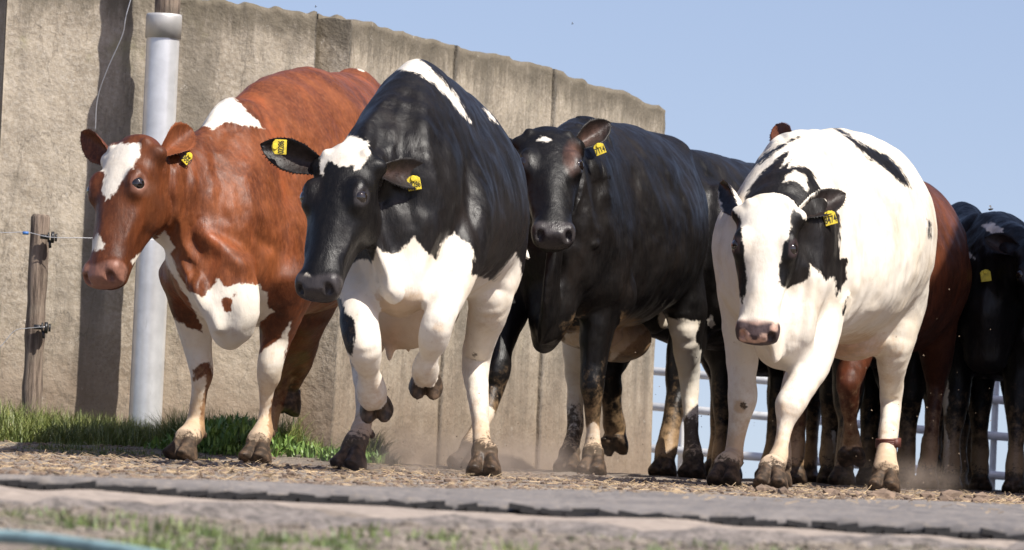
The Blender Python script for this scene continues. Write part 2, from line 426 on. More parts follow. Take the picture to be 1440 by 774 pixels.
class Cow:
    def __init__(s, name, label, mat, base, fwd=(0, -1, 0), dx=.0085, white_base=False, group='cattle of the running herd'):
        s.root = empty(name, base); tag(s.root, label, 'cow', group); s.base = np.array(base, float)
        s.mat, s.fwd, s.dx, s.wb = mat, nrm(fwd), dx, white_base
        s.strokes = []; s.pr = []; s.side = -nrm(np.cross(s.fwd, (0, 0, 1))); s.ops = []; s.blobs = []; s.ears = []; s.hd = None; s.fr = None
        s.dirt_h = .34; s.dirt_k = .85
    def loft(s, rows, grp, k=.05, ref=(0, 0, 1), dens=3, caps=None, sub=False):
        dens = 6 if grp == 'trunk' and len(rows) > 4 else dens
        s.pr.append(Loft([(at(*r[:3]), *r[3:]) for r in rows], ref, grp, k, dens, caps, sub))
    def wl(s, rows, grp, k=.05, ref=(0, 0, 1), dens=3, caps=None, sub=False):   # rows in world points
        dens = 5 if grp == 'trunk' and len(rows) > 4 else dens
        s.pr.append(Loft([(np.asarray(r[0], float), *r[1:]) for r in rows], ref, grp, k, dens, caps, sub))
    def ball(s, px, py, Y, r, grp='trunk', k=.04, r2=None, r3=None, ax=(0, 1, 0), sub=False):
        s.pr.append(ball(at(px, py, Y), r, grp, k, (0, 0, 1), ax, sub, r2, r3))
    def head(s, poll, muz, dors, sc=1.0):
        s.hd = Head(poll, muz, dors, sc); s.pr += s.hd.prims(); return s.hd
    def hoof(s, c, up, fwd, grp, sc=1.0):
        up = nrm(up); f = nrm(np.asarray(fwd)-up*(np.asarray(fwd)@up)); sd = np.cross(f, up)
        for q in (-1, 1):
            b = c+sd*q*.0285*sc
            s.pr.append(Loft([(b+up*.066*sc-f*.004*sc-sd*q*.008, .023*sc, .034*sc, .032*sc, 0), (b+up*.036*sc+f*.010*sc, .029*sc, .050*sc, .044*sc), (b+up*.008*sc+f*.024*sc+sd*q*.003, .033*sc, .072*sc, .054*sc, 0)], f, 'h'+grp, .006, 2, (.02*sc, .012*sc)))
    def leg(s, grp, rows, hoof, up=(0, 0, 1), fwd=None, k=.05, sc=1.0, ref=None):
        """rows (px,py,Y,w,h) from the top to the fetlock; hoof = world point under the claws"""
        fwd = s.fwd if fwd is None else nrm(fwd); hoof = np.asarray(hoof, float); up = nrm(up)
        K = [(at(*r[:3]), r[3], r[4], r[4], 0) for r in rows]
        cor = hoof+up*.078*sc-fwd*.004
        K.append((cor, .050*sc, .048*sc, .044*sc, 0))
        s.pr.append(Loft(K, ref if ref is not None else fwd, grp, k, 3, (.05, .012)))
        s.hoof(hoof, up, fwd, grp, sc)
        fet = at(*rows[-1][:3]); sd = np.cross(fwd, up)
        for q in (-1, 1): s.pr.append(ball(fet-fwd*(rows[-1][4]+.002)+sd*q*.022-up*.014, .016, 'h'+grp, .008, fwd, up, r2=.012, r3=.012))
    def finish(s, dx=None):
        for p in s.pr: p.gid = GR.index(p.grp)
        dx = dx or s.dx
        V, F = mesher(s.pr, dx)
        d, g = field(s.pr, V, True)
        V = smooth(V, F, int(22*(.0085/dx)**2), .5, np.isin(g, [0, 1]).astype(float)*np.clip(np.abs(0*V[:, 0]+1), 0, 1))
        N = vnormals(V, F)
        amp = .013
        axc = V@s.fwd; rib = np.sin(axc/.078*2*math.pi+vnoise(V, 2)*2)*(g == 0)*np.clip(np.abs(N@s.side)*1.4-.35, 0, 1)*np.clip(vnoise(V, 1.6)*3+.5, 0, 1)*.0011
        V = V+N*(vnoise(V, 5.5)*amp*1.3+vnoise(V, 11)*amp*.8+vnoise(V, 24)*amp*.35+(g == 1)*vnoise(V*[1, 1, .35], 16)*.014)[:, None]*np.isin(g, [0, 1, 3, 4, 5, 6, 7])[:, None]+N*rib[:, None]
        if s.strokes:
            Q0 = proj(V); fc = np.clip(-N[:, 1]*2.5, 0, 1)*np.isin(g, [0, 1]); D = np.zeros(len(V))
            for amt, wd, line in s.strokes:
                L = crom([(*p, 0.) for p in line], 5)[:, :2]; d = np.full(len(V), 1e9); tb = np.zeros(len(V))
                for i in range(len(L)-1):
                    ab = L[i+1]-L[i]; r_ = Q0-L[i]; t = np.clip(r_@ab/(ab@ab), 0, 1); e = np.hypot(*(r_-t[:, None]*ab).T)
                    m = e < d; d[m] = e[m]; tb[m] = (i+t[m])/(len(L)-1)
                D += amt*np.exp(-(d/wd)**2)*np.clip(np.sin(np.pi*(.12+.76*tb))*1.3, 0, 1)
            V = V+N*(D*fc)[:, None]
        part = np.array(GR)[g]; front = np.ones(len(V), bool)
        n0 = len(V); F = F.tolist()
        extra = dict(skin=np.zeros(n0))
        Vs = [V]; ps = [part]; sk = [np.zeros(n0)]
        for e in s.ears:
            v, f, k_ = ear_mesh(*e); o = sum(len(x) for x in Vs)
            Vs.append(v); ps.append(np.array(['ear']*len(v))); sk.append(k_); F += [tuple(i+o for i in q) for q in f]
        V = np.vstack(Vs); part = np.concatenate(ps); sk = np.concatenate(sk)
        W = np.full(len(V), .06 if s.wb else -.06)
        Q = proj(V)
        for op in s.ops:
            parts, sign, poly = op
            m = np.isin(part, parts) if parts else np.ones(len(V), bool)
            if not m.any(): continue
            sd = polysd(Q[m], poly)*(np.median(V[m][:, 1])/FPX)
            W[m] = np.maximum(W[m], sd) if sign > 0 else np.minimum(W[m], -sd)
        A = dict(white=np.clip(W, -.06, .06), skin=sk, muzzle=np.zeros(len(V)), dirt=np.zeros(len(V)), stain=np.zeros(len(V)), hoof=np.zeros(len(V)))
        if s.hd:
            L = (V-s.hd.p)/s.hd.k; x, al, dz = L@s.hd.s, L@s.hd.a, L@s.hd.d; mh = part == 'head'
            e = np.clip((al-.462+.25*np.abs(x))/.016-(dz > .0)*np.clip((dz)/.03, 0, 3), 0, 1)*mh*(dz > -.085)
            eye = np.hypot(al-.178, (dz-.018)*1.15); ring = np.clip((.040-eye)/.012, 0, 1)*mh*(np.abs(x) > .085)
            A['muzzle'] = np.maximum(e, ring*.6); A['muz_only'] = e
            if s.fr: s.fr(s, A, x, al, dz, mh, V, part)
        hf = np.char.startswith(part.astype(str), 'h') & (part != 'head') & (part != 'horn')
        A['hoof'] = hf.astype(float)
        lg = np.isin(part, ['FR', 'FL', 'HR', 'HL']) | hf
        zg = V[:, 2]-np.interp(V[:, 1], _gy, _gz)
        A['dirt'] = np.where(lg, np.clip(1-zg/s.dirt_h, 0, 1)*s.dirt_k, 0)
        A['dirt'] += np.where(lg, np.clip(1-(zg-.05)/.11, 0, 1)*.45, 0)
        A['stain'] = np.where(lg, np.clip(1-zg/.75, 0, 1)*.8+np.clip(1-zg/.22, 0, 1)*.4, 0)
        A['stain'] = np.maximum(A['stain'], np.where(part == 'udder', .6, 0))
        for (an, px, py, r, amt, parts) in s.blobs:
            m = np.isin(part, parts) if parts else True
            q = np.clip(1.3-np.hypot((Q[:, 0]-px)/r[0], (Q[:, 1]-py)/r[1]), 0, 1)*amt
            A[an] = np.where(m, np.maximum(A[an], q), A[an])
        A.pop('muz_only', None)
        Fq = np.array([q if len(q) == 4 else (*q, q[-1]) for q in F]); sm = lambda a, k_: smooth(np.stack([a, a, a], 1), Fq, k_, .8)[:, 0]
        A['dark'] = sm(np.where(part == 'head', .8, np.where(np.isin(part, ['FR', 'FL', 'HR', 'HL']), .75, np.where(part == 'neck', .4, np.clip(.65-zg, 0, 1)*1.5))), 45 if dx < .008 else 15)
        A['fold'] = sm(np.where(part == 'neck', 1., np.where(part == 'trunk', .22, .12)), 30 if dx < .008 else 10)
        V = V-s.base
        me = bpy.data.meshes.new('body'); me.from_pydata(V.tolist(), [], F); me.update()
        me.polygons.foreach_set('use_smooth', [True]*len(me.polygons))
        for k_, a in A.items():
            at_ = me.attributes.new(k_, 'FLOAT', 'POINT'); at_.data.foreach_set('value', a.astype(np.float32))
        me.materials.append(s.mat)
        o = bpy.data.objects.new('body', me); link(o, s.root)
        if s.hd:
            for q in (-1, 1):
                c = s.hd.H(q*.0915, .178, .0125)-s.base; r = .0265*s.hd.k
                bm = bmesh.new(); bmesh.ops.create_uvsphere(bm, u_segments=24, v_segments=16, radius=r)
                bmesh.ops.translate(bm, verts=bm.verts, vec=c)
                m2 = bpy.data.meshes.new('eye'); bm.to_mesh(m2); bm.free(); m2.materials.append(M_eye); m2.materials.append(M_sclera)
                od = Vector((s.hd.s*q*.8+s.hd.d*.55+s.hd.a*.1).tolist()).normalized()
                for p in m2.polygons:
                    p.use_smooth = True
                    if (Vector(p.center)-Vector(c)).normalized().dot(od) < .15: p.material_index = 1
                link(bpy.data.objects.new('eye', m2), s.root)
        return o
    def add_ear(s, root, tip, width, opening, cup=.35, droop=0.0): s.ears.append((np.asarray(root), np.asarray(tip), width, np.asarray(opening, float), cup, droop))
    def tagplate(s, px, py, Y, w, h, rot=0, text='', yaw=0, pitch=0, label=None):
        w, h = w*.88, h*.88
        me = bpy.data.meshes.new('ear_tag'); bm = bmesh.new()
        out = [(-.5, -.5), (.5, -.5), (.5, .32), (.28, .5), (-.28, .5), (-.5, .32)]
        f = bm.faces.new([bm.verts.new((a*w, b*h, 0)) for a, b in out])
        r_ = bmesh.ops.extrude_face_region(bm, geom=[f]); bmesh.ops.translate(bm, verts=[v for v in r_['geom'] if isinstance(v, bmesh.types.BMVert)], vec=(0, 0, .004))
        bmesh.ops.recalc_face_normals(bm, faces=bm.faces)
        bmesh.ops.bevel(bm, geom=bm.edges[:], offset=.0012, segments=1, affect='EDGES')
        b2 = bmesh.ops.create_cone(bm, cap_ends=True, segments=14, radius1=.011, radius2=.008, depth=.006, matrix=Matrix.Translation((0, h*.33, .006)))
        bm.to_mesh(me); bm.free(); me.materials.append(M_tag)
        o = bpy.data.objects.new('ear_tag', me); link(o, s.root)
        Mb = Matrix(((1, 0, 0), (0, 0, -1), (0, 1, 0)))      # plate faces -Y
        o.matrix_local = Matrix.Translation((at(px, py, Y)-s.base).tolist()) @ (Matrix.Rotation(R(yaw), 3, 'Z') @ Matrix.Rotation(R(pitch), 3, 'X') @ Mb @ Matrix.Rotation(R(rot), 3, 'Z')).to_4x4()
        if text:
            cu = bpy.data.curves.new('number', 'FONT'); cu.body = text; cu.size = .36*h*4/len(text)*1.35; cu.align_x = 'CENTER'; cu.align_y = 'CENTER'; cu.extrude = .0006; cu.offset = .0002
            t = bpy.data.objects.new('tmp', cu); scn.collection.objects.link(t)
            dg = bpy.context.evaluated_depsgraph_get(); m3 = bpy.data.meshes.new_from_object(t.evaluated_get(dg)); bpy.data.objects.remove(t)
            m3.name = 'number'; m3.materials.append(M_ink)
            for v in m3.vertices: v.co.x *= .95; v.co.y = v.co.y*1.5-h*.12
            q = bpy.data.objects.new('number', m3); scn.collection.objects.link(q); q.parent = o; q.location = (0, 0, .0046)
        return o
EAR_SKIN = [.08]
def ear_mesh(root, tip, width, opening, cup, droop):
    ax = tip-root; L = np.linalg.norm(ax); ax = ax/L
    o = opening-ax*(opening@ax); o = o/np.linalg.norm(o); sd = np.cross(ax, o)
    nl, nt_ = 22, 13; V = []; sk = []
    for layer in (0, 1):
        for i in range(nl):
            l = i/(nl-1)
            prof = [0, .08, .22, .42, .62, .8, .92, 1.0]; wid = [.34, .42, .68, .96, 1.0, .76, .42, .05]
            W = width*.5*np.interp(l, prof, wid)
            th = .008*(1-l*.6)*(1 if l < .99 else .2)
            cp = cup*(1.7-1.1*l)
            for j in range(nt_):
                t = -1+2*j/(nt_-1)
                bend = abs(t)**1.8*cp*W*2
                p = root+ax*(l*L)+sd*(t*W*(1-.22*cp))+o*bend
                p = p+np.array([0, 0, -1])*droop*l*l+ o*(-.02*math.sin(l*math.pi))
                jit = .0015*math.sin(37*l+9*t*5)
                p = p+o*(th if layer == 0 else -th)*(1-abs(t)**4*.8)+o*jit
                V.append(p); sk.append(EAR_SKIN[0]*max(0, 1-abs(t)*1.05)*np.interp(l, [0, .2, .5, .9, 1], [0, 1, .9, .3, 0]) if layer == 0 else 0)
    n1 = nl*nt_; F = []
    for i in range(nl-1):
        for j in range(nt_-1):
            a = i*nt_+j; F.append((a, a+1, a+nt_+1, a+nt_)); b = a+n1; F.append((b, b+nt_, b+nt_+1, b+1))
    for i in range(nl-1):
        a = i*nt_; F.append((a, a+nt_, a+nt_+n1, a+n1)); a = i*nt_+nt_-1; F.append((a, a+n1, a+nt_+n1, a+nt_))
    for j in range(nt_-1):
        a = (nl-1)*nt_+j; F.append((a, a+1, a+1+n1, a+n1)); F.append((j, j+n1, j+1+n1, j+1))
    # hair fringe along the rim and out of the cup
    for q in range(300):
        rim = q < 240; i = random.randint(2, nl-2); j = (0 if q % 2 else nt_-1) if rim else random.randint(2, nt_-3)
        a = V[i*nt_+j]; b = V[(i+1)*nt_+j]; out = sd*(-1 if j == 0 else 1)*random.uniform(.4, 1) if rim else o*.6
        tipv = a+(out+ax*random.uniform(.3, 1.1)+np.array([0, 0, -.2]))*random.uniform(.001, .006); e = ax*.0026; n0 = len(V)
        V += [a-e, a+e, tipv]; sk += [0, 0, 0]; F.append((n0, n0+1, n0+2))
    return np.array(V), F, np.array(sk)
# ------------------------------------------------------------------ ground
M_ground = ground_mat()
def grid(name, xs, ys, zf, mat, attrs=None, **kw):
    X, Y = np.meshgrid(xs, ys); X, Y = X.ravel(), Y.ravel(); P = np.stack([X, Y, np.zeros_like(X)], 1); P[:, 2] = zf(P)
    nx, ny = len(xs), len(ys); i = np.arange(nx-1); j = np.arange(ny-1); a = (j[:, None]*nx+i).ravel()
    o = mesh_obj(name, P, np.stack([a, a+1, a+nx+1, a+nx], 1), mat)
    for k, f in (attrs or {}).items():
        t = o.data.attributes.new(k, 'FLOAT', 'POINT'); t.data.foreach_set('value', f(P).astype(np.float32))
    return tag(o, None, **kw)
def gzv(Y): return np.interp(Y, _gy, _gz)
# line between straw strip, mat and foreground soil (slightly skewed, seen in plan)
def mat_back(x): return 13.4+1.75*np.clip(x, -1.6, 1.6)+.12*np.sin(4*x)
def ground_z(P):
    z = gzv(P[:, 1])
    m = (P[:, 1] < 31)
    z = z+m*(vnoise(P, 3)*.010+vnoise(P, 14)*.010*(P[:, 1] > 13))
    z = z+m*(P[:, 1] < 10.2)*(vnoise(P*[1, 1, 1], 6)*.022+vnoise(P, 20)*.010)
    # bank under the grass at the wall
    z = z+np.clip((P[:, 1]-21.9)/.6, 0, 1)*np.clip((-.45-P[:, 0])/.35, 0, 1)*.035*(P[:, 1] < 26)
    return z-.012*((P[:, 1] > 10) & (P[:, 1] < mat_back(P[:, 0])))
def greenness(P):
    a = np.clip((P[:, 1]-22.2)/.5, 0, 1)*np.clip((-.35-P[:, 0])/.4, 0, 1)*.7
    b = (P[:, 1] > 40)*1.0
    c = (P[:, 1] < 9.6)*np.clip(vnoise(P, 2.2)*3+.1, 0, .5)
    return np.maximum(np.maximum(a, b), c)
xs = np.concatenate([[-2500, -600, -150, -50, -20, -9, -6, -4.5], np.arange(-3.4, 3.4, .03), [4.5, 6, 9, 20, 50, 150, 600, 2500]])
ys = np.concatenate([[-60, 0, 4, 6, 7], np.arange(7.4, 31, .035), [33, 36, 42, 55, 80, 150, 400, 1200, 3000]])
grid('ground', xs, ys, ground_z, M_ground, dict(green=greenness), kind='structure')

# ------------------------------------------------------------------ rubber mat
def rubber():
    n = NT('dusty_rubber'); v = n.coord()
    c = n.mix(n.ramp(n.noise(v, 5, 6, .7), .3, .7), (.115, .105, .10), (.225, .20, .18))
    c = n.mix(n.ramp(n.noise(v, 60, 4, .7), .5, .7, 0, .6), c, (.30, .25, .20))
    ed = n.attr('edge'); c = n.mix(n.math('MULTIPLY', ed, .93), c, (.03, .028, .028))
    nb = n.bump(n.noise(n.coord((1, 1, 1)), 30, 3), .5, .01)
    return n.done(c, .75, nb)
M_rub = rubber()
def rub_front(x): return 10.66-.30*min(1.6, max(-1.6, x))+.03*math.sin(3*x)
rm = empty('rubber_mat', (0, 11, gz(11)))
tag(rm, 'long dusty rubber walkway mat with lugged front edge before the cows', 'mat')
X = np.arange(-3.2, 3.2, .02); NY = 110; V = []; E = []
for x in X:
    f = rub_front(x)
    for j in range(NY):
        t = j/(NY-1); y = f+(mat_back(x)-f)*t
        row = int(y*16); ph = (x/.085+.5*(row % 2)) % 1
        stud = .006*(abs(ph-.5) < .3)*((y*16 % 1) > .35)
        z = gz(y)+.012*min(1, max(.1, (mat_back(x)-y)/.8))+.003+stud+.002*math.sin(5*x+y)
        if j == 0: z -= .018
        V.append((x, y, z)); E.append(1.0 if j < 1 else 0.0)
Vn = np.array(V); Vn[:, 2] += vnoise(Vn, 4)*.006
nX = len(X); F = [(i*NY+j, (i+1)*NY+j, (i+1)*NY+j+1, i*NY+j+1) for i in range(nX-1) for j in range(NY-1)]
o = mesh_obj('mat_sheet', Vn, F, M_rub, rm, True, origin=np.array(rm.location))
a_ = o.data.attributes.new('edge', 'FLOAT', 'POINT'); a_.data.foreach_set('value', np.array(E, np.float32))
M_lug = simple('black_rubber_lug', (.012, .011, .011), .7, .3, 40)
x = -1.25
while x < 1.3:
    w = random.uniform(.030, .052)
    m = MB(); y = rub_front(x)
    for q in range(2):
        wz = random.uniform(-.004, .004)
        m.box((x+q*w*.45, y-.012-q*.012, gz(y)+.008+wz-q*.005), (w, .05, .010), Matrix.Rotation(random.uniform(-.2, .2), 3, 'Y'))
    m.build('lug', M_lug, rm)
    x += random.choice([.034, .04, .045, .05, .06, .038])
# sandy strip + broken concrete edge in the foreground
def conc_edge():
    n = NT('crumbled_edge'); v = n.coord()
    c = n.mix(n.ramp(n.noise(v, 30, 6, .8), .35, .65), (.13, .115, .10), (.42, .36, .32))
    return n.done(c, .9, n.bump(n.noise(v, 25, 6, .8), 1, .03))
M_sand = simple('pale_sand', (.31, .255, .21), .95, .22, 35)
xs2 = np.arange(-3, 3, .02)
grid('sand_path', xs2, np.linspace(9.75, 11.4, 60), lambda P: gzv(P[:, 1])+.002+vnoise(P, 9)*.012-.03*np.clip((10.0-P[:, 1])/.25, 0, 1), M_sand, kind='structure')
m = MB(); M_ce = conc_edge()
Vc = []; 
ny = 14
for x in xs2:
    for j in range(ny):
        t = j/(ny-1)
        Vc.append((x, 9.55+.22*t, gz(9.6)-.02+.035*math.sin(math.pi*min(1, t*1.6+.05)/1.0*.5 if t < .6 else math.pi/2)))
Vc = np.array(Vc); Vc[:, 2] += vnoise(Vc, 12)*.022+vnoise(Vc, 35)*.014; Vc[:, 1] += vnoise(Vc+9, 10)*.05
F = [(i*ny+j, (i+1)*ny+j, (i+1)*ny+j+1, i*ny+j+1) for i in range(len(xs2)-1) for j in range(ny-1)]
tag(mesh_obj('kerb', Vc, F, M_ce), None, kind='structure')

# ------------------------------------------------------------------ concrete wall
M_con = concrete_mat()
WL = dict(x0=-60, y0=24.2)
# plan line of the wall face: (px, Y, top py)
def plan(pts, n_=90):
    out = []
    for (p, q) in zip(pts[:-1], pts[1:]):
        for k in range(n_): out.append(tuple(a+(b-a)*k/n_ for a, b in zip(p, q)))
    return out+[pts[-1]]
def wall_seg(name, pts, label, th=.22, nz=90, base=-.15, rough_top=.02, groove=(), group='panels of the concrete wall', cap=True):
    A = plan(pts, 160 if abs(pts[-1][0]-pts[0][0]) > 200 else 30)
    front = []; 
    for (px, Y, tp) in A:
        t = at(px, tp, Y); front.append((t[0], Y, t[2]))
    # base point uses vertical
    V = []; top = []; nA = len(front)
    dirv = np.array(front[-1])-np.array(front[0]); nb = np.array([-dirv[1], dirv[0], 0]); nb /= np.linalg.norm(nb)
    for i, f in enumerate(front):
        f = np.array(f); rag = 0
        tz = f[2]+(vnoise(np.array([[f[0]*1.0, 3, 1]]), 6)[0]*rough_top*.5+vnoise(np.array([[f[0], 7, 1]]), 30)[0]*rough_top)
        for k in range(nz+1):
            z = base+(tz-base)*k/nz
            V.append((f[0], f[1], z)); top.append(max(0, 1-(tz-z)/.35))
        for k in range(6):
            q = f+nb*th*(k+1)/6; V.append((q[0], q[1], tz+ (rough_top*.5*math.sin(k) if k < 5 else 0))); top.append(1)
        q = f+nb*th; V.append((q[0], q[1], base)); top.append(0)
    V = np.array(V); st = nz+8
    isf = (np.arange(len(V)) % st) <= nz
    edge = np.clip(np.array(top)-.75, 0, 1)*4
    V -= nb*((vnoise(V, 2.2)*.012+vnoise(V, 12)*.006+vnoise(V, 40)*(.002+.016*edge))*isf)[:, None]*1.0
    F = [(i*st+j, (i+1)*st+j, (i+1)*st+j+1, i*st+j+1) for i in range(nA-1) for j in range(st-1)]
    F += [tuple(range(st-1, -1, -1)), tuple((nA-1)*st+j for j in range(st))]
    org = np.array([front[0][0], front[0][1], 0])
    o = mesh_obj(name, V, F, M_con, None, False, org)
    a_ = o.data.attributes.new('topdirt', 'FLOAT', 'POINT'); a_.data.foreach_set('value', np.array(top, np.float32))
    o.data.polygons.foreach_set('use_smooth', [len(p.vertices) == 4 for p in o.data.polygons])
    return tag(o, label, 'concrete wall', group)
wall_seg('concrete_wall', [(-420, 24.34, -70), (11, 24.47, -42)], 'end concrete wall panel beyond the dark joint at the left edge')
wall_seg('concrete_wall', [(12, 24.42, -35), (446, 24.62, 18)], 'weathered concrete wall panel behind the metal pipe and fence post')
wall_seg('concrete_wall', [(448, 24.75, 20), (490, 24.78, 25)], 'narrow concrete wall panel recessed at the bend of the wall', th=.2)
wall_seg('concrete_wall', [(492, 24.66, 26), (639, 25.9, 64)], 'concrete wall panel rising behind the leaping black cow', rough_top=.018)
wall_seg('concrete_wall', [(642, 25.93, 65), (777, 27.08, 98)], 'concrete wall panel rising above the head of the standing black cow', rough_top=.018)
wall_seg('concrete_wall', [(781, 27.1, 99), (937, 28.5, 152)], 'last crumbling concrete wall panel whose end meets the sky', rough_top=.022)

# ------------------------------------------------------------------ metal pipe, wooden posts, wires
def galv(name, col=(.5, .52, .55), rough=.33, metal=.85):
    n = NT(name); v = n.coord()
    c = n.mix(n.ramp(n.noise(v, 12, 5), .3, .7), tuple(x*.82 for x in col), col)
    c = n.mix(n.ramp(n.noise(n.coord((2, 2, .4)), 9, 6, .7), .6, .8, 0, .5), c, (.3, .25, .2))
    return n.done(c, rough, n.bump(n.noise(v, 30, 4), .2, .003), Metallic=metal)
M_galv = galv('dull_galvanised_steel', (.74, .74, .74), .34, .45)
def vpole(px, Y, top_py, px_w, dzb=-.1):
    t = at(px, top_py, Y); return t, px_w/2*Y/FPX
t, r = vpole(231, 24.28, 20, 48)
pp = empty('steel_pipe', (t[0], t[1], gz(24)))
tag(pp, 'thick grey galvanised steel pipe standing upright before the concrete wall', 'pipe')
m = MB(); m.tube([(t[0], t[1], -.1), (t[0], t[1], t[2]-.09)], r*.97, 40, False)
m.build('tube', M_galv, pp, True)
m = MB(); m.tube([(t[0], t[1], t[2]-.105), (t[0], t[1], t[2]-.012), (t[0], t[1], t[2]-.002), (t[0], t[1], t[2])], [r*1.06, r*1.06, r*1.03, r*.96], 40)
m.build('cap', galv('pale_metal_cap', (.62, .6, .57), .5, .5), pp, True)
def wood_mat():
    n = NT('grey_split_wood'); v = n.coord((1, 1, .08))
    c = n.mix(n.ramp(n.noise(v, 60, 5, .7), .35, .65), (.085, .06, .045), (.27, .205, .155))
    c = n.mix(n.ramp(n.noise(n.coord(), 6, 4), .5, .8, 0, .5), c, (.3, .26, .2))
    return n.done(c, .9, n.bump(n.noise(v, 60, 5, .7), 1, .012))
M_wood = wood_mat()
def wood_post(x, y, z0, z1, r, lean=(0, 0)):
    m = MB(); P = []; Rr = []
    for k in range(16):
        q = k/15; P.append((x+lean[0]*q, y+lean[1]*q, z0+(z1-z0)*q)); Rr.append(r*(1+.06*math.sin(k*1.7)+.04*math.sin(k*4.1)))
    P += [(x+lean[0], y, z1+.012)]; Rr += [r*.8]
    m.tube(P, Rr, 14); return m
tb = (t[0]+.012, 24.28, 0)
m = wood_post(tb[0], 24.28, t[2]-.02, 2.75, .054)
tall = m.build('wooden_post', M_wood, None, True, origin=np.array([tb[0], 24.28, t[2]]))
tag(tall, 'dark wooden post rising out of the top of the steel pipe', 'post', 'wooden fence posts')
# fence post with insulators
t = at(57, 306, 23.7); b = at(45, 588, 23.7)
fp = empty('wooden_post', (b[0], 23.7, gz(23.7)))
tag(fp, 'short leaning grey wooden fence post carrying two black insulators', 'post', 'wooden fence posts')
wood_post(t[0], 23.7, -.1, t[2], .041).build('timber', M_wood, fp, True)
M_ins = simple('black_insulator', (.02, .02, .022), .4)
def insulator(px, py, Y, parent):
    c = at(px, py, Y); m = MB()
    m.tube([c+np.array([-.045, 0, .002]), c+np.array([-.01, 0, 0])], .010, 10)
    m.tube([c+np.array([-.014, 0, 0]), c+np.array([-.008, 0, 0])], .021, 14)
    m.tube([c+np.array([0, 0, 0]), c+np.array([.012, 0, 0])], .024, 14)
    m.tube([c+np.array([.016, 0, 0]), c+np.array([.024, 0, 0])], .016, 14)
    m.tube([c+np.array([-.006, -.004, -.012]), c+np.array([-.002, -.004, -.045])], .006, 8)
    return m.build('insulator', M_ins, parent, True)
insulator(72, 334, 23.63, fp); insulator(63, 461, 23.63, fp)
M_wire = NT('fence_wire').done((.55, .55, .56), .4, Metallic=.5)
def wire(pts, label, r=.0016, name='fence_wire'):
    P = crom(np.array([at(*p) for p in pts]), 8); m = MB(); m.tube(P, r, 6)
    return tag(m.build(name, M_wire, None, True, origin=P[0]), label, 'wire', 'electric fence wires')
wire([(-60, 320, 23.62), (0, 327, 23.62), (38, 327, 23.62), (72, 334, 23.6), (130, 335, 23.62), (225, 338, 23.7)], 'upper thin fence wire crossing the short wooden post')
wire([(-40, 520, 23.62), (0, 488, 23.62), (20, 466, 23.62), (38, 462, 23.62), (63, 460, 23.6)], 'lower slack fence wire tied to the insulator on the short post')
wire([(196, -40, 23.5), (178, 20, 23.5), (172, 50, 23.52), (150, 100, 23.56), (137, 140, 23.6), (134, 185, 23.62)], 'steep loose wire hanging across the top left of the wall', r=.0022)
m = MB(); c = at(36, 328, 23.62); m.tube([c-np.array([.012, 0, 0]), c+np.array([.012, 0, 0])], .007, 8)
tag(m.build('wire_clip', simple('blue_plastic', (.05, .15, .4), .4), None, True, origin=at(36, 328, 23.62)), 'small blue clip on the upper wire beside the short post', 'clip')

# ------------------------------------------------------------------ gate at the back right
M_gate = galv('weathered_gate_tube', (.78, .78, .77), .5, .1)
gt = empty('metal_gate', (at(1150, 600, 30)[0], 30, -.05))
tag(gt, 'galvanised tubular gate crossing the opening behind the cows legs', 'gate')
gl = at(900, 600, 30)[0]; gr = at(1750, 600, 30)[0]
def rail_z(px, py, Y=30): return at(px, py, Y)[2]
for (pa, pb) in (((930, 420), (1430, 466)), ((930, 470), (1430, 517)), ((930, 523), (1430, 565)), ((930, 573), (1430, 616)), ((930, 632), (1430, 671))):
    za, zb = rail_z(*pa), rail_z(*pb); z0 = za; s_ = (zb-za)/(at(1430, 600, 30)[0]-at(930, 600, 30)[0])
    xa = at(930, 600, 30)[0]
    m = MB(); m.tube([(gl, 30, za+s_*(gl-xa)), (gr, 30, za+s_*(gr-xa))], .022, 14); m.build('rail', M_gate, gt, True)
for px in (960, 1399, 1740):
    x = at(px, 600, 30)[0]; m = MB(); m.tube([(x, 30.03, -.3), (x, 30.03, rail_z(1430, 440))], .018, 12); m.build('upright', M_gate, gt, True)
# barn to the right, outside the picture, shades the back right
M_barn = simple('barn_cladding', (.16, .13, .10), .8)
bn = empty('barn', (9.5, 20, gz(20))); tag(bn, 'dark timber barn standing to the right of the herd', 'barn')
m = MB(); m.box((9.5, 23.9, 2.6), (9.8, 8.2, 5.3)); m.build('wall', M_barn, bn)
m = MB(); m.add([(4.5, 19.7, 5.3), (14.6, 19.7, 5.3), (14.6, 28.1, 5.3), (4.5, 28.1, 5.3), (4.5, 24, 5.6), (14.6, 24, 5.6)], [(0, 1, 5, 4), (4, 5, 2, 3), (0, 4, 3), (1, 2, 5), (0, 3, 2, 1)]); m.build('roof', simple('grey_roof_sheet', (.2, .2, .2), .6), bn)

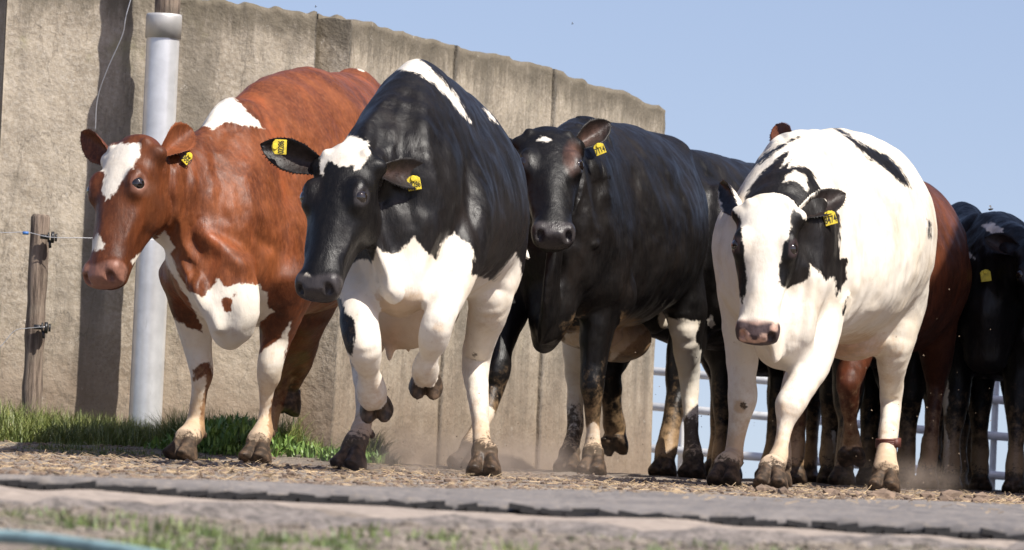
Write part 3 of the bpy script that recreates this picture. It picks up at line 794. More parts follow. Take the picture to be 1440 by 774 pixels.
# ------------------------------------------------------------------ grass, weeds, straw, clods
def leaf_mat(name, c1, c2, c3):
    n = NT(name); v = n.coord()
    c = n.mix(n.ramp(n.noise(v, 14, 3), .35, .65), c1, c2)
    c = n.mix(n.ramp(n.noise(v, 70, 3), .6, .7, 0, .7), c, c3)
    return n.done(c, .5, **{'Transmission Weight': 0.0, 'Subsurface Weight': 0.0})
M_grass = leaf_mat('grass_blades', (.09, .12, .025), (.19, .21, .05), (.46, .38, .18))
M_leaf = leaf_mat('broad_leaves', (.09, .17, .03), (.18, .28, .06), (.13, .20, .05))
def blades(name, spots, mat, label=None, cat='grass', kind='stuff'):
    V = []; F = []
    for (x, y, z, h, w, broad) in spots:
        an = random.uniform(0, 6.28); le = random.uniform(.1, .9)*h; dx, dy = math.cos(an)*le, math.sin(an)*le
        s = (-math.sin(an+random.uniform(-1, 1)), math.cos(an)); n0 = len(V); K = 5
        for k in range(K):
            q = k/(K-1)
            ww = w*(math.sin(math.pi*(.12+.83*q)) if broad else (1-q)**.7*.9+.03)
            c = (x+dx*q*q, y+dy*q*q, z+h*(q-.28*q*q*le/h))
            V.append((c[0]-s[0]*ww, c[1]-s[1]*ww, c[2])); V.append((c[0]+s[0]*ww, c[1]+s[1]*ww, c[2]+ww*.3))
        for k in range(K-1): F.append((n0+2*k, n0+2*k+1, n0+2*k+3, n0+2*k+2))
    o = mesh_obj(name, V, F, mat, None, True); return tag(o, label, cat, None, kind)
sp = []
for i in range(26000):
    px = random.uniform(-60, 470); Y = random.uniform(22.3, 24.3) if random.random() < .6 else random.uniform(21.9, 22.9)
    p = gp(px, Y)
    dens = vnoise(np.array([[p[0], Y, 0]]), 2.4)[0]
    if dens < -.10: continue
    edge = np.clip((Y-22.0)/.5, .15, 1); right = np.clip((480-px)/90, 0.12, 1)
    if random.random() > right: continue
    h = random.uniform(.04, .15)*edge*(.8+dens*1.5)*(1.4 if 230 < px < 420 else .95)
    if px > 430: h *= .8
    sp.append((p[0], Y, ground_z(np.array([p]))[0]-.005, h, random.uniform(.0016, .0035), False))
for i in range(1600):   # right hand tuft
    px = random.gauss(512, 20); Y = random.uniform(23.2, 24.2); p = gp(px, Y)
    h = random.uniform(.04, .16)*math.exp(-((px-515)/40)**2)*random.uniform(.7, 1.3); sp.append((p[0], Y, p[2], h, .0028, False))
blades('grass', sp, M_grass, 'green grass along the foot of the concrete wall')
sp = []
for i in range(760):
    px = random.gauss(335, 55) if random.random() < .6 else random.uniform(215, 540); Y = random.uniform(22.3, 23.6); p = gp(px, Y)
    for k in range(random.randint(6, 12)):
        sp.append((p[0]+random.gauss(0, .012), Y+random.gauss(0, .012), p[2]+random.random()**1.5*.13*math.exp(-((px-330)/90)**2)+.015, random.uniform(.02, .06), random.uniform(.003, .007), True))
blades('weeds', sp, M_leaf, 'broad leafed green weeds growing by the wall', 'weed')
# dandelions
M_yel = simple('dandelion_yellow', (.85, .6, .02), .6)
for (px, py) in ((415, 583),):
    c = at(px, py, 23.2); m = MB()
    m.tube([(c[0], c[1], gz(23.2)-.01), (c[0]-.006, c[1], c[2])], .002, 6)
    d = empty('dandelion', (c[0], c[1], gz(23.2))); tag(d, 'single yellow dandelion flower in the grass by the wall', 'flower')
    m.build('stem', M_leaf, d, True); m = MB()
    for k in range(40):
        an = random.uniform(0, 6.28); e = random.uniform(0, 1); m.box((c[0]+math.cos(an)*.012*e, c[1]+math.sin(an)*.012*e, c[2]+.004*(1-e)), (.006, .003, .008), Matrix.Rotation(an, 3, 'Z'))
    m.build('flower_head', M_yel, d)
# foreground tufts
sp = []
for i in range(190):
    px = random.uniform(-20, 520) if random.random() < .7 else random.uniform(500, 1460); Y = random.uniform(7.2, 9.3); c = gp(px, Y)
    if vnoise(np.array([c]), 3)[0] < -.1: continue
    for k in range(random.randint(10, 60)):
        sp.append((c[0]+random.gauss(0, .022), Y+random.gauss(0, .03), c[2]-.004, random.uniform(.010, .032), random.uniform(.001, .0022), random.random() < .3))
blades('grass_tufts', sp, leaf_mat('foreground_grass', (.07, .12, .03), (.16, .2, .06), (.3, .26, .12)), 'short blurred grass tufts in the foreground soil')
# straw
def scatter_sticks(name, n, mat, yr, ln, wd, label, pxr=(-40, 1480), bias=None, zoff=.004):
    V = []; F = []
    for i in range(n):
        px = random.uniform(*pxr); Y = random.uniform(*yr); p = gp(px, Y)
        if bias and random.random() > bias(px, Y, p): continue
        a = random.uniform(0, math.pi); L = random.uniform(*ln)/2; w = random.uniform(*wd); t = random.gauss(0, .22)
        d = np.array([math.cos(a), math.sin(a), t])*L; s = np.array([-math.sin(a), math.cos(a), .3])*w; u = np.array([0, 0, w*1.2])
        c = np.array([p[0], Y, ground_z(np.array([[p[0], Y, 0]]))[0]+zoff+abs(t)*L*.8]); b = len(V)
        V += [c-d-s, c-d+s, c-d+u, c+d-s, c+d+s, c+d+u]; F += [(b, b+1, b+4, b+3), (b+1, b+2, b+5, b+4), (b+2, b, b+3, b+5), (b, b+2, b+1), (b+3, b+4, b+5)]
    return tag(mesh_obj(name, V, F, mat, None, False), label, 'straw', None, 'stuff')
M_straw = simple('dry_straw', (.36, .26, .15), .8, .35, 15)
def sb(px, Y, p): return np.clip(.25+vnoise(np.array([p]), 2.6)[0]*2.2, .02, 1)
scatter_sticks('straw', 15000, M_straw, (11.7, 23.5), (.008, .045), (.0006, .0014), 'chopped straw strewn over the trodden earth', bias=lambda px, Y, p: 0 if Y < mat_back(p[0]) else sb(px, Y, p)*(.8 if Y > 14 else .5))
scatter_sticks('straw_on_mat', 250, M_straw, (11.6, 14.0), (.01, .03), (.0007, .0012), 'sparse straw bits lying on the rubber mat', zoff=.042)
def clods(name, n, mat, yr, rr, label, pxr=(-40, 1480), bias=None, cat='soil'):
    V = []; F = []
    for i in range(n):
        px = random.uniform(*pxr); Y = random.uniform(*yr); p = gp(px, Y)
        if bias and random.random() > bias(px, Y, p): continue
        r = random.uniform(*rr)*random.random()**1.5+.003; b = len(V)
        g = ground_z(np.array([[p[0], Y, 0]]))[0]; c = np.array([p[0], Y, g+r*.3])
        ico = [(0, 0, 1), (.89, 0, .45), (.28, .85, .45), (-.72, .53, .45), (-.72, -.53, .45), (.28, -.85, .45), (.72, .53, -.45), (-.28, .85, -.45), (-.89, 0, -.45), (-.28, -.85, -.45), (.72, -.53, -.45), (0, 0, -1)]
        fs = [(0,1,2),(0,2,3),(0,3,4),(0,4,5),(0,5,1),(1,6,2),(2,7,3),(3,8,4),(4,9,5),(5,10,1),(6,7,2),(7,8,3),(8,9,4),(9,10,5),(10,6,1),(11,7,6),(11,8,7),(11,9,8),(11,10,9),(11,6,10)]
        sx, sy, sz = random.uniform(.8, 1.6), random.uniform(.8, 1.4), random.uniform(.4, .9)
        for v in ico: V.append(c+np.array([v[0]*sx, v[1]*sy, v[2]*sz])*r*random.uniform(.75, 1.2))
        F += [tuple(b+k for k in f) for f in fs]
    return tag(mesh_obj(name, V, F, mat, None, False), label, cat, None, 'stuff')
M_clod = simple('dry_clod', (.17, .12, .085), .95, .4, 25)
clods('soil_crumbs', 9000, M_clod, (11.8, 23), (.001, .009), 'crumbs of dry soil scattered around the hooves', bias=lambda px, Y, p: 0 if Y < mat_back(p[0]) else 1)
clods('soil_clods', 160, M_clod, (17.0, 19.0), (.006, .032), 'larger clods of earth churned up at right', pxr=(1050, 1460))
M_grav = simple('grey_gravel', (.2, .17, .14), .9, .4, 30)
clods('gravel', 1500, M_grav, (8.4, 9.7), (.002, .008), 'loose gravel along the crumbled edge', cat='gravel')
# blue hose, foreground left
P = crom([at(-60, 752, 7.6), at(40, 757, 7.5), at(110, 766, 7.4), at(190, 778, 7.3), at(300, 800, 7.2)], 10); m = MB(); m.tube(P, .009, 14)
tag(m.build('blue_hose', simple('faded_blue_plastic', (.22, .33, .34), .6, .25, 20), None, True, origin=P[0]), 'faded blue hose lying in the bottom left corner', 'hose')

# ------------------------------------------------------------------ dust, airborne dirt, flies
def dust(px, py, Y, rx, ry, rz, dens):
    n = NT('kicked_up_dust'); t = n.t; t.nodes.remove(n.b)
    v = n.n('ShaderNodeVolumePrincipled'); v.inputs['Color'].default_value = (.78, .62, .5, 1)
    g = n.n('ShaderNodeTexCoord'); m = n.n('ShaderNodeVectorMath', operation='LENGTH')
    mp = n.n('ShaderNodeMapping'); mp.inputs['Scale'].default_value = (1/rx, 1/ry, 1/rz); n.l(g.outputs['Object'], mp.inputs[0]); n.l(mp.outputs[0], m.inputs[0])
    f = n.ramp(m.outputs['Value'], .1, 1.0, 1, 0); q = n.ramp(n.noise(g.outputs['Object'], 9, 4, .6), .4, .7, .1, 1)
    n.l(n.math('MULTIPLY', n.math('MULTIPLY', f, q), dens), v.inputs['Density'])
    out = [x for x in t.nodes if x.type == 'OUTPUT_MATERIAL'][0]; n.l(v.outputs[0], out.inputs['Volume'])
    me = bpy.data.meshes.new('dust'); bm = bmesh.new(); bmesh.ops.create_icosphere(bm, subdivisions=3, radius=1)
    for w in bm.verts: w.co.x *= rx; w.co.y *= ry; w.co.z *= rz
    bm.to_mesh(me); bm.free(); me.materials.append(n.m); o = bpy.data.objects.new('dust', me); link(o); o.location = tuple(at(px, py, Y))
    tag(o, 'thin brown dust kicked up round the hooves', 'dust', None, 'stuff')
dust(640, 655, 20.0, .70, .5, .17, 5.0)
dust(1275, 680, 21.6, .28, .4, .13, 3.0)
def flecks(name, boxes, mat, label):
    V = []; F = []
    for (x0, x1, y0, y1, Y0, Y1, n_, r0, r1) in boxes:
        for i in range(n_):
            c = at(random.uniform(x0, x1), y0+(y1-y0)*random.random()**.7, random.uniform(Y0, Y1)); r = random.uniform(r0, r1); b = len(V)
            for q in ((1, 0, -.6), (-.6, .9, -.5), (-.7, -.8, -.4), (0, .1, .9)): V.append(c+np.array(q)*r*np.array([random.uniform(.5, 1.5) for _ in range(3)]))
            F += [(b, b+1, b+2), (b, b+3, b+1), (b+1, b+3, b+2), (b+2, b+3, b)]
    tag(mesh_obj(name, V, F, mat, None, False), label, 'dirt', None, 'stuff')
flecks('flying_dirt', [(1180, 1400, 400, 690, 21.0, 22.5, 60, .0012, .0045), (600, 760, 500, 670, 19.3, 20.2, 60, .0012, .004), (880, 1120, 480, 680, 21.5, 23, 70, .0012, .004), (400, 600, 450, 640, 19.5, 21, 20, .001, .003)], simple('airborne_soil', (.14, .10, .065), .9), 'small bits of dirt flung up by the hooves')
M_fly = simple('fly_black', (.015, .013, .012), .4); M_wing = NT('fly_wing').done((.3, .3, .3), .3, Alpha=.5)
for (px, py, Y, lb) in ((1393, 295, 21, 'dark fly in the sky above the cow at the right edge'), (444, 10, 23, 'tiny fly in the sky above the bend of the wall'), (805, 34, 22, 'tiny fly in the sky above the long wall')):
    c = at(px, py, Y); k = 1.0 if px == 1393 else .45
    e = empty('fly', c); tag(e, lb, 'fly', 'flies over the herd')
    m = MB(); P = [c+np.array([-.009, 0, .001])*k, c+np.array([-.004, 0, 0])*k, c+np.array([.002, 0, .001])*k, c+np.array([.007, 0, .003])*k, c+np.array([.010, 0, .003])*k]
    m.tube(P, [.0012*k, .004*k, .0036*k, .003*k, .001*k], 8); m.build('body', M_fly, e, True)
    for q in (-1, 1):
        m = MB(); r0 = c+np.array([.001, 0, .004])*k; m.add([r0, r0+np.array([-.008, q*.004, .010])*k, r0+np.array([-.001, q*.005, .013])*k, r0+np.array([.002, q*.003, .007])*k, r0+np.array([0, 0, .0006])*k], [(0, 1, 2, 3), (4, 3, 2, 1), (0, 3, 4), (0, 4, 1)]); m.build('wing', M_wing, e)
# ------------------------------------------------------------------ the herd
M_black = coat_mat('black_white_coat', (.0045, .004, .0042), (.011, .009, .008))
M_blackE = coat_mat('white_black_coat', (.0045, .004, .0042), (.011, .009, .008), muzzle=(.045, .03, .03))
M_red = coat_mat('red_white_coat', (.105, .029, .010), (.20, .062, .021), rough=.44, muzzle=(.17, .08, .055))
M_redd = coat_mat('dark_red_coat', (.06, .019, .009), (.13, .04, .017), rough=.45, muzzle=(.17, .08, .055))
C4 = lambda pts: crop(380, 340, .4393, pts)
LEGS = ['FR', 'FL', 'HR', 'HL', 'hFR', 'hFL', 'hHR', 'hHL']; BODY = ['trunk', 'neck', 'FR', 'FL', 'HR', 'HL', 'udder', 'tail']

def running_cow():
    c = Cow('cow', 'black cow with white forehead and spine stripe leaping at the viewer, forelegs lifted', M_black, gp(600, 19.3), nrm((-.12, -1, 0)), dx=.007)
    # trunk
    c.loft([(562, 335, 18.55, .15, .15, .20, 0), (566, 275, 18.7, .21, .30, .34, .2), (578, 255, 18.95, .255, .40, .37, .42), (592, 262, 19.25, .305, .40, .37, .30), (606, 272, 19.6, .335, .385, .37, .18), (614, 275, 19.95, .315, .36, .32, .15), (622, 270, 20.25, .23, .30, .28, .1)], 'trunk', .05, caps=(.1, .12))
    c.loft([(512, 250, 18.95, .07, .09, .09), (500, 320, 18.75, .085, .12, .11), (505, 385, 18.65, .08, .1, .1)], 'trunk', .04, ref=c.fwd)       # left shoulder
    c.loft([(620, 200, 19.0, .05, .08, .08), (655, 280, 18.85, .085, .12, .11), (648, 345, 18.72, .09, .10, .1)], 'trunk', .04, ref=c.fwd)    # right shoulder
    c.loft([(560, 330, 18.55, .11, .1, .1), (562, 400, 18.5, .10, .08, .08), (560, 430, 18.6, .06, .05, .05)], 'trunk', .05, ref=c.fwd)       # brisket
    # neck
    c.loft([(585, 215, 19.0, .15, .26, .20, .25), (560, 225, 18.75, .14, .23, .20, .2), (525, 235, 18.55, .115, .15, .17, .1), (498, 238, 18.42, .10, .09, .12, 0)], 'neck', .07)
    c.loft([(505, 290, 18.45, .03, .05, .05), (530, 350, 18.42, .028, .06, .06), (552, 410, 18.42, .028, .05, .05)], 'neck', .04, ref=c.fwd)
    c.strokes = [(-.013, 11, [(570, 165), (564, 215), (566, 262), (582, 312)]), (.012, 12, [(592, 130), (598, 180), (606, 235), (622, 290)]), (-.014, 10, [(664, 180), (659, 240), (664, 300), (682, 345)]),
                 (.009, 9, [(634, 190), (640, 240), (645, 290)]), (-.010, 8, [(535, 195), (520, 235), (526, 290)]), (.008, 8, [(553, 134), (532, 158), (512, 182)]), (-.010, 8, [(628, 330), (614, 360), (600, 395)]), (-.009, 7, [(520, 340), (528, 375), (545, 400)]),
                 (-.007, 14, [(700, 240), (706, 290), (704, 340)]), (.006, 12, [(684, 215), (690, 265), (690, 320)])]
    h = c.head(at(489, 216, 18.36), at(436, 408, 18.12), (-.40, -.90, .12), 1.0)
    # forelegs, both lifted and folded
    c.leg('FR', [(648, 325, 18.8, .10, .12), (640, 370, 18.68, .085, .10), (627, 420, 18.52, .066, .072), (618, 452, 18.44, .056, .060), (611, 475, 18.46, .050, .052), (604, 496, 18.54, .038, .040), (599, 514, 18.58, .047, .047), (599, 524, 18.62, .050, .050)], at(599, 541, 18.71), up=(.02, -.9, .5), k=.04, fwd=(0, -.45, -1), ref=(0, -1, -.1), sc=.9)
    c.leg('FL', [(502, 340, 18.8, .09, .11), (500, 385, 18.65, .082, .095), (504, 440, 18.5, .066, .07), (510, 482, 18.42, .057, .060), (515, 505, 18.46, .046, .048), (518, 520, 18.52, .038, .040), (522, 542, 18.58, .048, .048), (525, 555, 18.62, .050, .050)], at(530, 574, 18.71), up=(-.12, -.9, .5), k=.04, fwd=(.1, -.45, -1), ref=(0, -1, -.1), sc=.9)
    # hind legs
    c.leg('HR', [(688, 300, 20.0, .13, .22), (694, 365, 19.85, .10, .17), (690, 415, 19.78, .078, .11), (681, 455, 19.88, .062, .08), (672, 494, 20.02, .050, .07), (669, 525, 20.0, .043, .055), (673, 565, 19.9, .034, .040), (676, 615, 19.82, .033, .036), (678, 630, 19.8, .040, .042)], gp(681, 19.72, .0), k=.05)
    c.leg('HL', [(545, 330, 20.1, .12, .20), (535, 400, 19.95, .10, .15), (522, 460, 20.0, .07, .09), (512, 505, 20.25, .048, .065), (512, 540, 20.22, .037, .045), (513, 570, 20.12, .032, .036), (508, 606, 20.0, .038, .04)], gp(494, 19.85, .0), fwd=(-.5, -1, 0), k=.05)
    # udder
    c.ball(566, 438, 19.75, .155, 'udder', .05, r2=.155, r3=.14); c.ball(590, 425, 19.9, .15, 'udder', .05, r3=.14); c.ball(548, 490, 19.7, .022, 'udder', .02, r2=.019, r3=.05); c.ball(575, 478, 19.85, .022, 'udder', .02, r2=.018, r3=.05)
    c.loft([(650, 210, 20.5, .03, .03, .03), (690, 280, 20.55, .022, .022, .022), (716, 335, 20.5, .018, .018, .018), (728, 348, 20.45, .028, .028, .028), (742, 362, 20.4, .010, .01, .01)], 'tail', .01)
    c.add_ear(h.H(-.075, .035, -.045), at(366, 203, 18.42), .115, (-.1, -1, .0), .30)
    c.add_ear(h.H(.085, .04, -.045), at(614, 247, 18.5), .11, (.1, -1, .05), .25)
    hb = ['head', 'ear']
    c.ops = [(['head', 'neck'], 1, crop(360, 170, .3357, [(262, 100), (330, 72), (400, 60), (470, 85), (480, 140), (440, 200), (415, 208), (415, 185), (345, 195), (300, 165), (290, 190), (280, 225), (270, 215), (268, 160)])),
             (['tail'], 1, [(700, 335), (760, 335), (760, 380), (700, 380)]),
             (['head'], 1, crop(360, 170, .3357, [(190, 655), (212, 640), (228, 655), (238, 705), (222, 715), (200, 700)])),
             (['trunk', 'neck'], 1, crop(340, 70, .4264, [(370, 165), (450, 80), (505, 22), (545, 10), (600, 42), (650, 92), (715, 160), (752, 240), (700, 185), (640, 118), (580, 78), (500, 64), (440, 105)])),
             (['trunk'], 1, crop(340, 70, .4264, [(797, 195), (815, 203), (843, 245), (820, 228)])),
             (BODY, 1, crop(340, 70, .4264, [(340, 740), (372, 700), (405, 690), (430, 705), (445, 650), (480, 675), (520, 668), (548, 640), (570, 615), (600, 660), (640, 690), (655, 640), (700, 606), (750, 640), (768, 680), (760, 740), (830, 762), (900, 670), (920, 700), (960, 1500), (200, 1500), (200, 900)])),
             (['FL', 'trunk', 'hFL'], -1, C4([(150, 120), (205, 160), (228, 185), (245, 235), (268, 250), (272, 310), (262, 365), (240, 350), (150, 300)])),
             ]
    c.blobs = [('stain', 560, 460, (80, 60), 1.2, ['udder', 'trunk', 'HL', 'HR']), ('skin', 548, 480, (22, 30), .7, ['udder']), ('stain', 690, 440, (35, 60), .45, ['HR']), ('stain', 660, 402, (30, 14), .5, ['trunk']),
               ('dirt', 508, 600, (26, 50), .5, ['HL', 'hHL']), ('stain', 617, 462, (18, 16), .55, ['FR']), ('dirt', 668, 500, (9, 12), .6, ['HR'])]
    c.finish()
    c.tagplate(393, 207, 18.38, .055, .052, 90, '02286', yaw=8); c.tagplate(582, 258, 18.44, .050, .052, 12, '02286', yaw=5)
running_cow()

def white_cow():
    c = Cow('cow', 'mostly white cow with black neck patches and black eye patches stepping forward', M_blackE, gp(1150, 20.6), nrm((-.25, -1, 0)), dx=.007, white_base=True)
    c.loft([(1098, 400, 20.25, .17, .18, .20, 0), (1100, 360, 20.4, .225, .33, .36, .15), (1120, 338, 20.65, .255, .375, .37, .42), (1150, 333, 20.95, .31, .395, .38, .30), (1174, 333, 21.25, .335, .405, .39, .14), (1200, 330, 21.6, .32, .38, .36, .05), (1212, 320, 21.9, .24, .32, .30, 0)], 'trunk', .05, caps=(.1, .13))
    c.loft([(1150, 250, 20.75, .06, .1, .1), (1168, 330, 20.55, .085, .13, .12), (1158, 400, 20.4, .085, .11, .1)], 'trunk', .04, ref=c.fwd)
    c.loft([(1070, 275, 20.7, .05, .1, .1), (1036, 330, 20.55, .085, .13, .12), (1042, 400, 20.5, .075, .11, .1)], 'trunk', .04, ref=c.fwd)
    c.loft([(1098, 410, 20.25, .13, .1, .1), (1098, 465, 20.2, .13, .09, .09), (1096, 500, 20.3, .085, .05, .05)], 'trunk', .05, ref=c.fwd)
    c.loft([(1120, 290, 20.65, .17, .27, .24, .2), (1105, 305, 20.45, .155, .22, .22, .15), (1092, 318, 20.3, .12, .13, .18, 0), (1085, 318, 20.22, .10, .09, .12, 0)], 'neck', .07)
    c.loft([(1085, 400, 20.15, .03, .06, .06), (1088, 455, 20.08, .03, .07, .07), (1092, 500, 20.12, .028, .06, .06)], 'neck', .035, ref=c.fwd)
    c.ball(1245, 245, 21.7, .065, 'trunk', .06)
    c.ball(1178, 415, 20.55, .08, 'trunk', .03, r3=.11)
    c.strokes = [(-.013, 10, [(1192, 270), (1186, 330), (1188, 390), (1200, 440)]), (.011, 12, [(1165, 235), (1162, 290), (1168, 350)]), (-.012, 7, [(1134, 385), (1130, 430), (1122, 480)]), (.008, 6, [(1143, 395), (1140, 440), (1132, 478)]),
                 (-.011, 12, [(1272, 300), (1276, 350), (1266, 410)]), (.008, 12, [(1250, 235), (1262, 280)]), (-.008, 9, [(1130, 330), (1140, 360), (1160, 385)]), (-.010, 12, [(1200, 225), (1215, 260), (1240, 285)]), (.007, 10, [(1215, 440), (1240, 430), (1262, 405)])]
    h = c.head(at(1082, 286, 20.12), at(1063, 472, 19.93), (-.12, -.95, .3), 1.0)
    c.leg('FR', [(1162, 380, 20.55, .10, .13), (1154, 450, 20.42, .085, .10), (1142, 512, 20.28, .068, .075), (1120, 552, 20.18, .055, .06), (1109, 574, 20.13, .052, .056), (1103, 597, 20.12, .036, .040), (1098, 628, 20.08, .033, .036), (1093, 645, 20.05, .040, .042)], gp(1084, 19.9), fwd=(-.15, -1, 0), k=.05)
    c.leg('FL', [(1046, 390, 20.65, .08, .11), (1043, 460, 20.72, .066, .085), (1043, 515, 20.74, .050, .058), (1044, 552, 20.72, .048, .052), (1043, 570, 20.72, .043, .046), (1039, 592, 20.74, .033, .038), (1033, 628, 20.76, .030, .034), (1030, 645, 20.74, .038, .040)], gp(1020, 20.6), fwd=(-.3, -1, 0), k=.05)
    c.leg('HR', [(1250, 350, 21.7, .12, .22), (1262, 420, 21.6, .10, .17), (1258, 480, 21.55, .070, .10), (1254, 520, 21.62, .055, .07), (1253, 550, 21.72, .050, .065), (1252, 575, 21.72, .040, .05), (1249, 612, 21.62, .033, .038), (1247, 640, 21.55, .038, .040)], gp(1244, 21.45), k=.05)
    c.leg('HL', [(1165, 400, 21.8, .10, .18), (1150, 460, 21.7, .08, .12), (1125, 520, 21.75, .055, .075), (1110, 565, 21.9, .045, .06), (1103, 610, 21.8, .032, .036), (1098, 640, 21.7, .036, .04)], gp(1092, 21.5), k=.04)
    c.ball(1195, 470, 21.5, .13, 'udder', .05, r3=.10)
    c.add_ear(h.H(.085, .035, -.04), at(1189, 272, 20.32), .105, (.2, -1, .3), .32)
    c.add_ear(h.H(-.085, .035, -.045), at(1012, 258, 20.42), .105, (-.75, -.5, .0), .40)
    K = lambda p: crop(980, 160, .3875, p)
    T = ['trunk', 'neck']
    c.ops = [(T, -1, K([(190, 420), (172, 330), (180, 290), (210, 240), (262, 190), (300, 150), (345, 128), (320, 165), (300, 200), (345, 165), (330, 195), (380, 188), (410, 200), (430, 235), (465, 310), (520, 370), (520, 470), (518, 530), (542, 530), (545, 600), (508, 668), (496, 590), (472, 606), (440, 570), (412, 545), (408, 590), (372, 620), (300, 640), (190, 640)])),
             (T, 1, K([(310, 250), (325, 222), (355, 205), (385, 215), (402, 245), (402, 290), (380, 258), (350, 242)])),
             (T, -1, K([(128, 300), (165, 240), (215, 190), (280, 140), (330, 110), (400, 70), (345, 92), (260, 135), (200, 185), (150, 240)])),
             (T, -1, K([(478, 38), (520, 55), (600, 110), (690, 150), (740, 200), (780, 272), (740, 252), (680, 195), (620, 160), (560, 100)])),
             (T, -1, K([(838, 385), (850, 395), (849, 462), (838, 430)])),
             (['head'], -1, K([(345, 345), (372, 362), (402, 395), (390, 440), (377, 480), (370, 560), (347, 642), (318, 632), (294, 618), (300, 540), (308, 490), (330, 450), (345, 410)])),
             (['head'], -1, K([(110, 340), (148, 365), (160, 400), (165, 450), (175, 560), (180, 620), (165, 690), (150, 640), (110, 600), (120, 480)])),
             (['ear'], -1, K([(392, 330), (470, 250), (560, 250), (560, 420), (470, 440), (392, 430)])),
             (['ear'], -1, K([(60, 220), (120, 240), (150, 345), (110, 400), (85, 330)])),
             (['trunk', 'FR'], -1, K([(548, 655), (551, 660), (532, 735), (526, 735)]))]
    c.blobs = [('stain', 1215, 485, (75, 30), .8, ['trunk']), ('stain', 1040, 572, (14, 16), .9, ['FL']), ('dirt', 1045, 570, (10, 11), .75, ['FL']), ('stain', 1252, 500, (40, 120), .5, ['HR']), ('stain', 1115, 465, (22, 70), .45, ['trunk', 'neck']),
               ('stain', 1090, 300, (14, 12), .35, ['head']), ('skin', 1180, 490, (60, 25), .8, ['udder'])]
    def fr(s, A, x, al, dz, mh, V, part):
        m = A['muzzle'].copy(); pk = np.clip((al-.445)/.02, 0, 1)*mh*(dz > -.07)
        A['skin'] = np.maximum(A['skin'], pk*.8)
        nz_ = vnoise(V, 28)
        A['muzzle'] = np.where(A['muz_only'] > 0, A['muz_only']*np.clip((nz_+.12)/.06, 0, 1), m)
    c.fr = fr; c.dirt_h = .25; c.dirt_k = .6
    c.finish()
    c.tagplate(1167, 307, 20.22, .052, .056, 18, '8474', yaw=12)
    c.tagplate(1030, 289, 20.34, .045, .052, -20, '8474', yaw=-65)
    # strap round the hind leg
    m = MB(); o = at(1249, 623, 21.6)
    P = [];
    pts = [o+np.array([.044*math.cos(a), .050*math.sin(a), .004*math.sin(a+1)]) for a in np.linspace(0, 2*math.pi, 29)]
    for z in (-.012, -.004, .004, .012): m.tube([p+np.array([0, 0, z]) for p in pts], .0058, 8, False)
    m.box(o+np.array([.03, -.038, 0]), (.03, .014, .034), Matrix.Rotation(.6, 3, 'Z'))
    m.build('leg_strap', M_band, c.root, True)
white_cow()

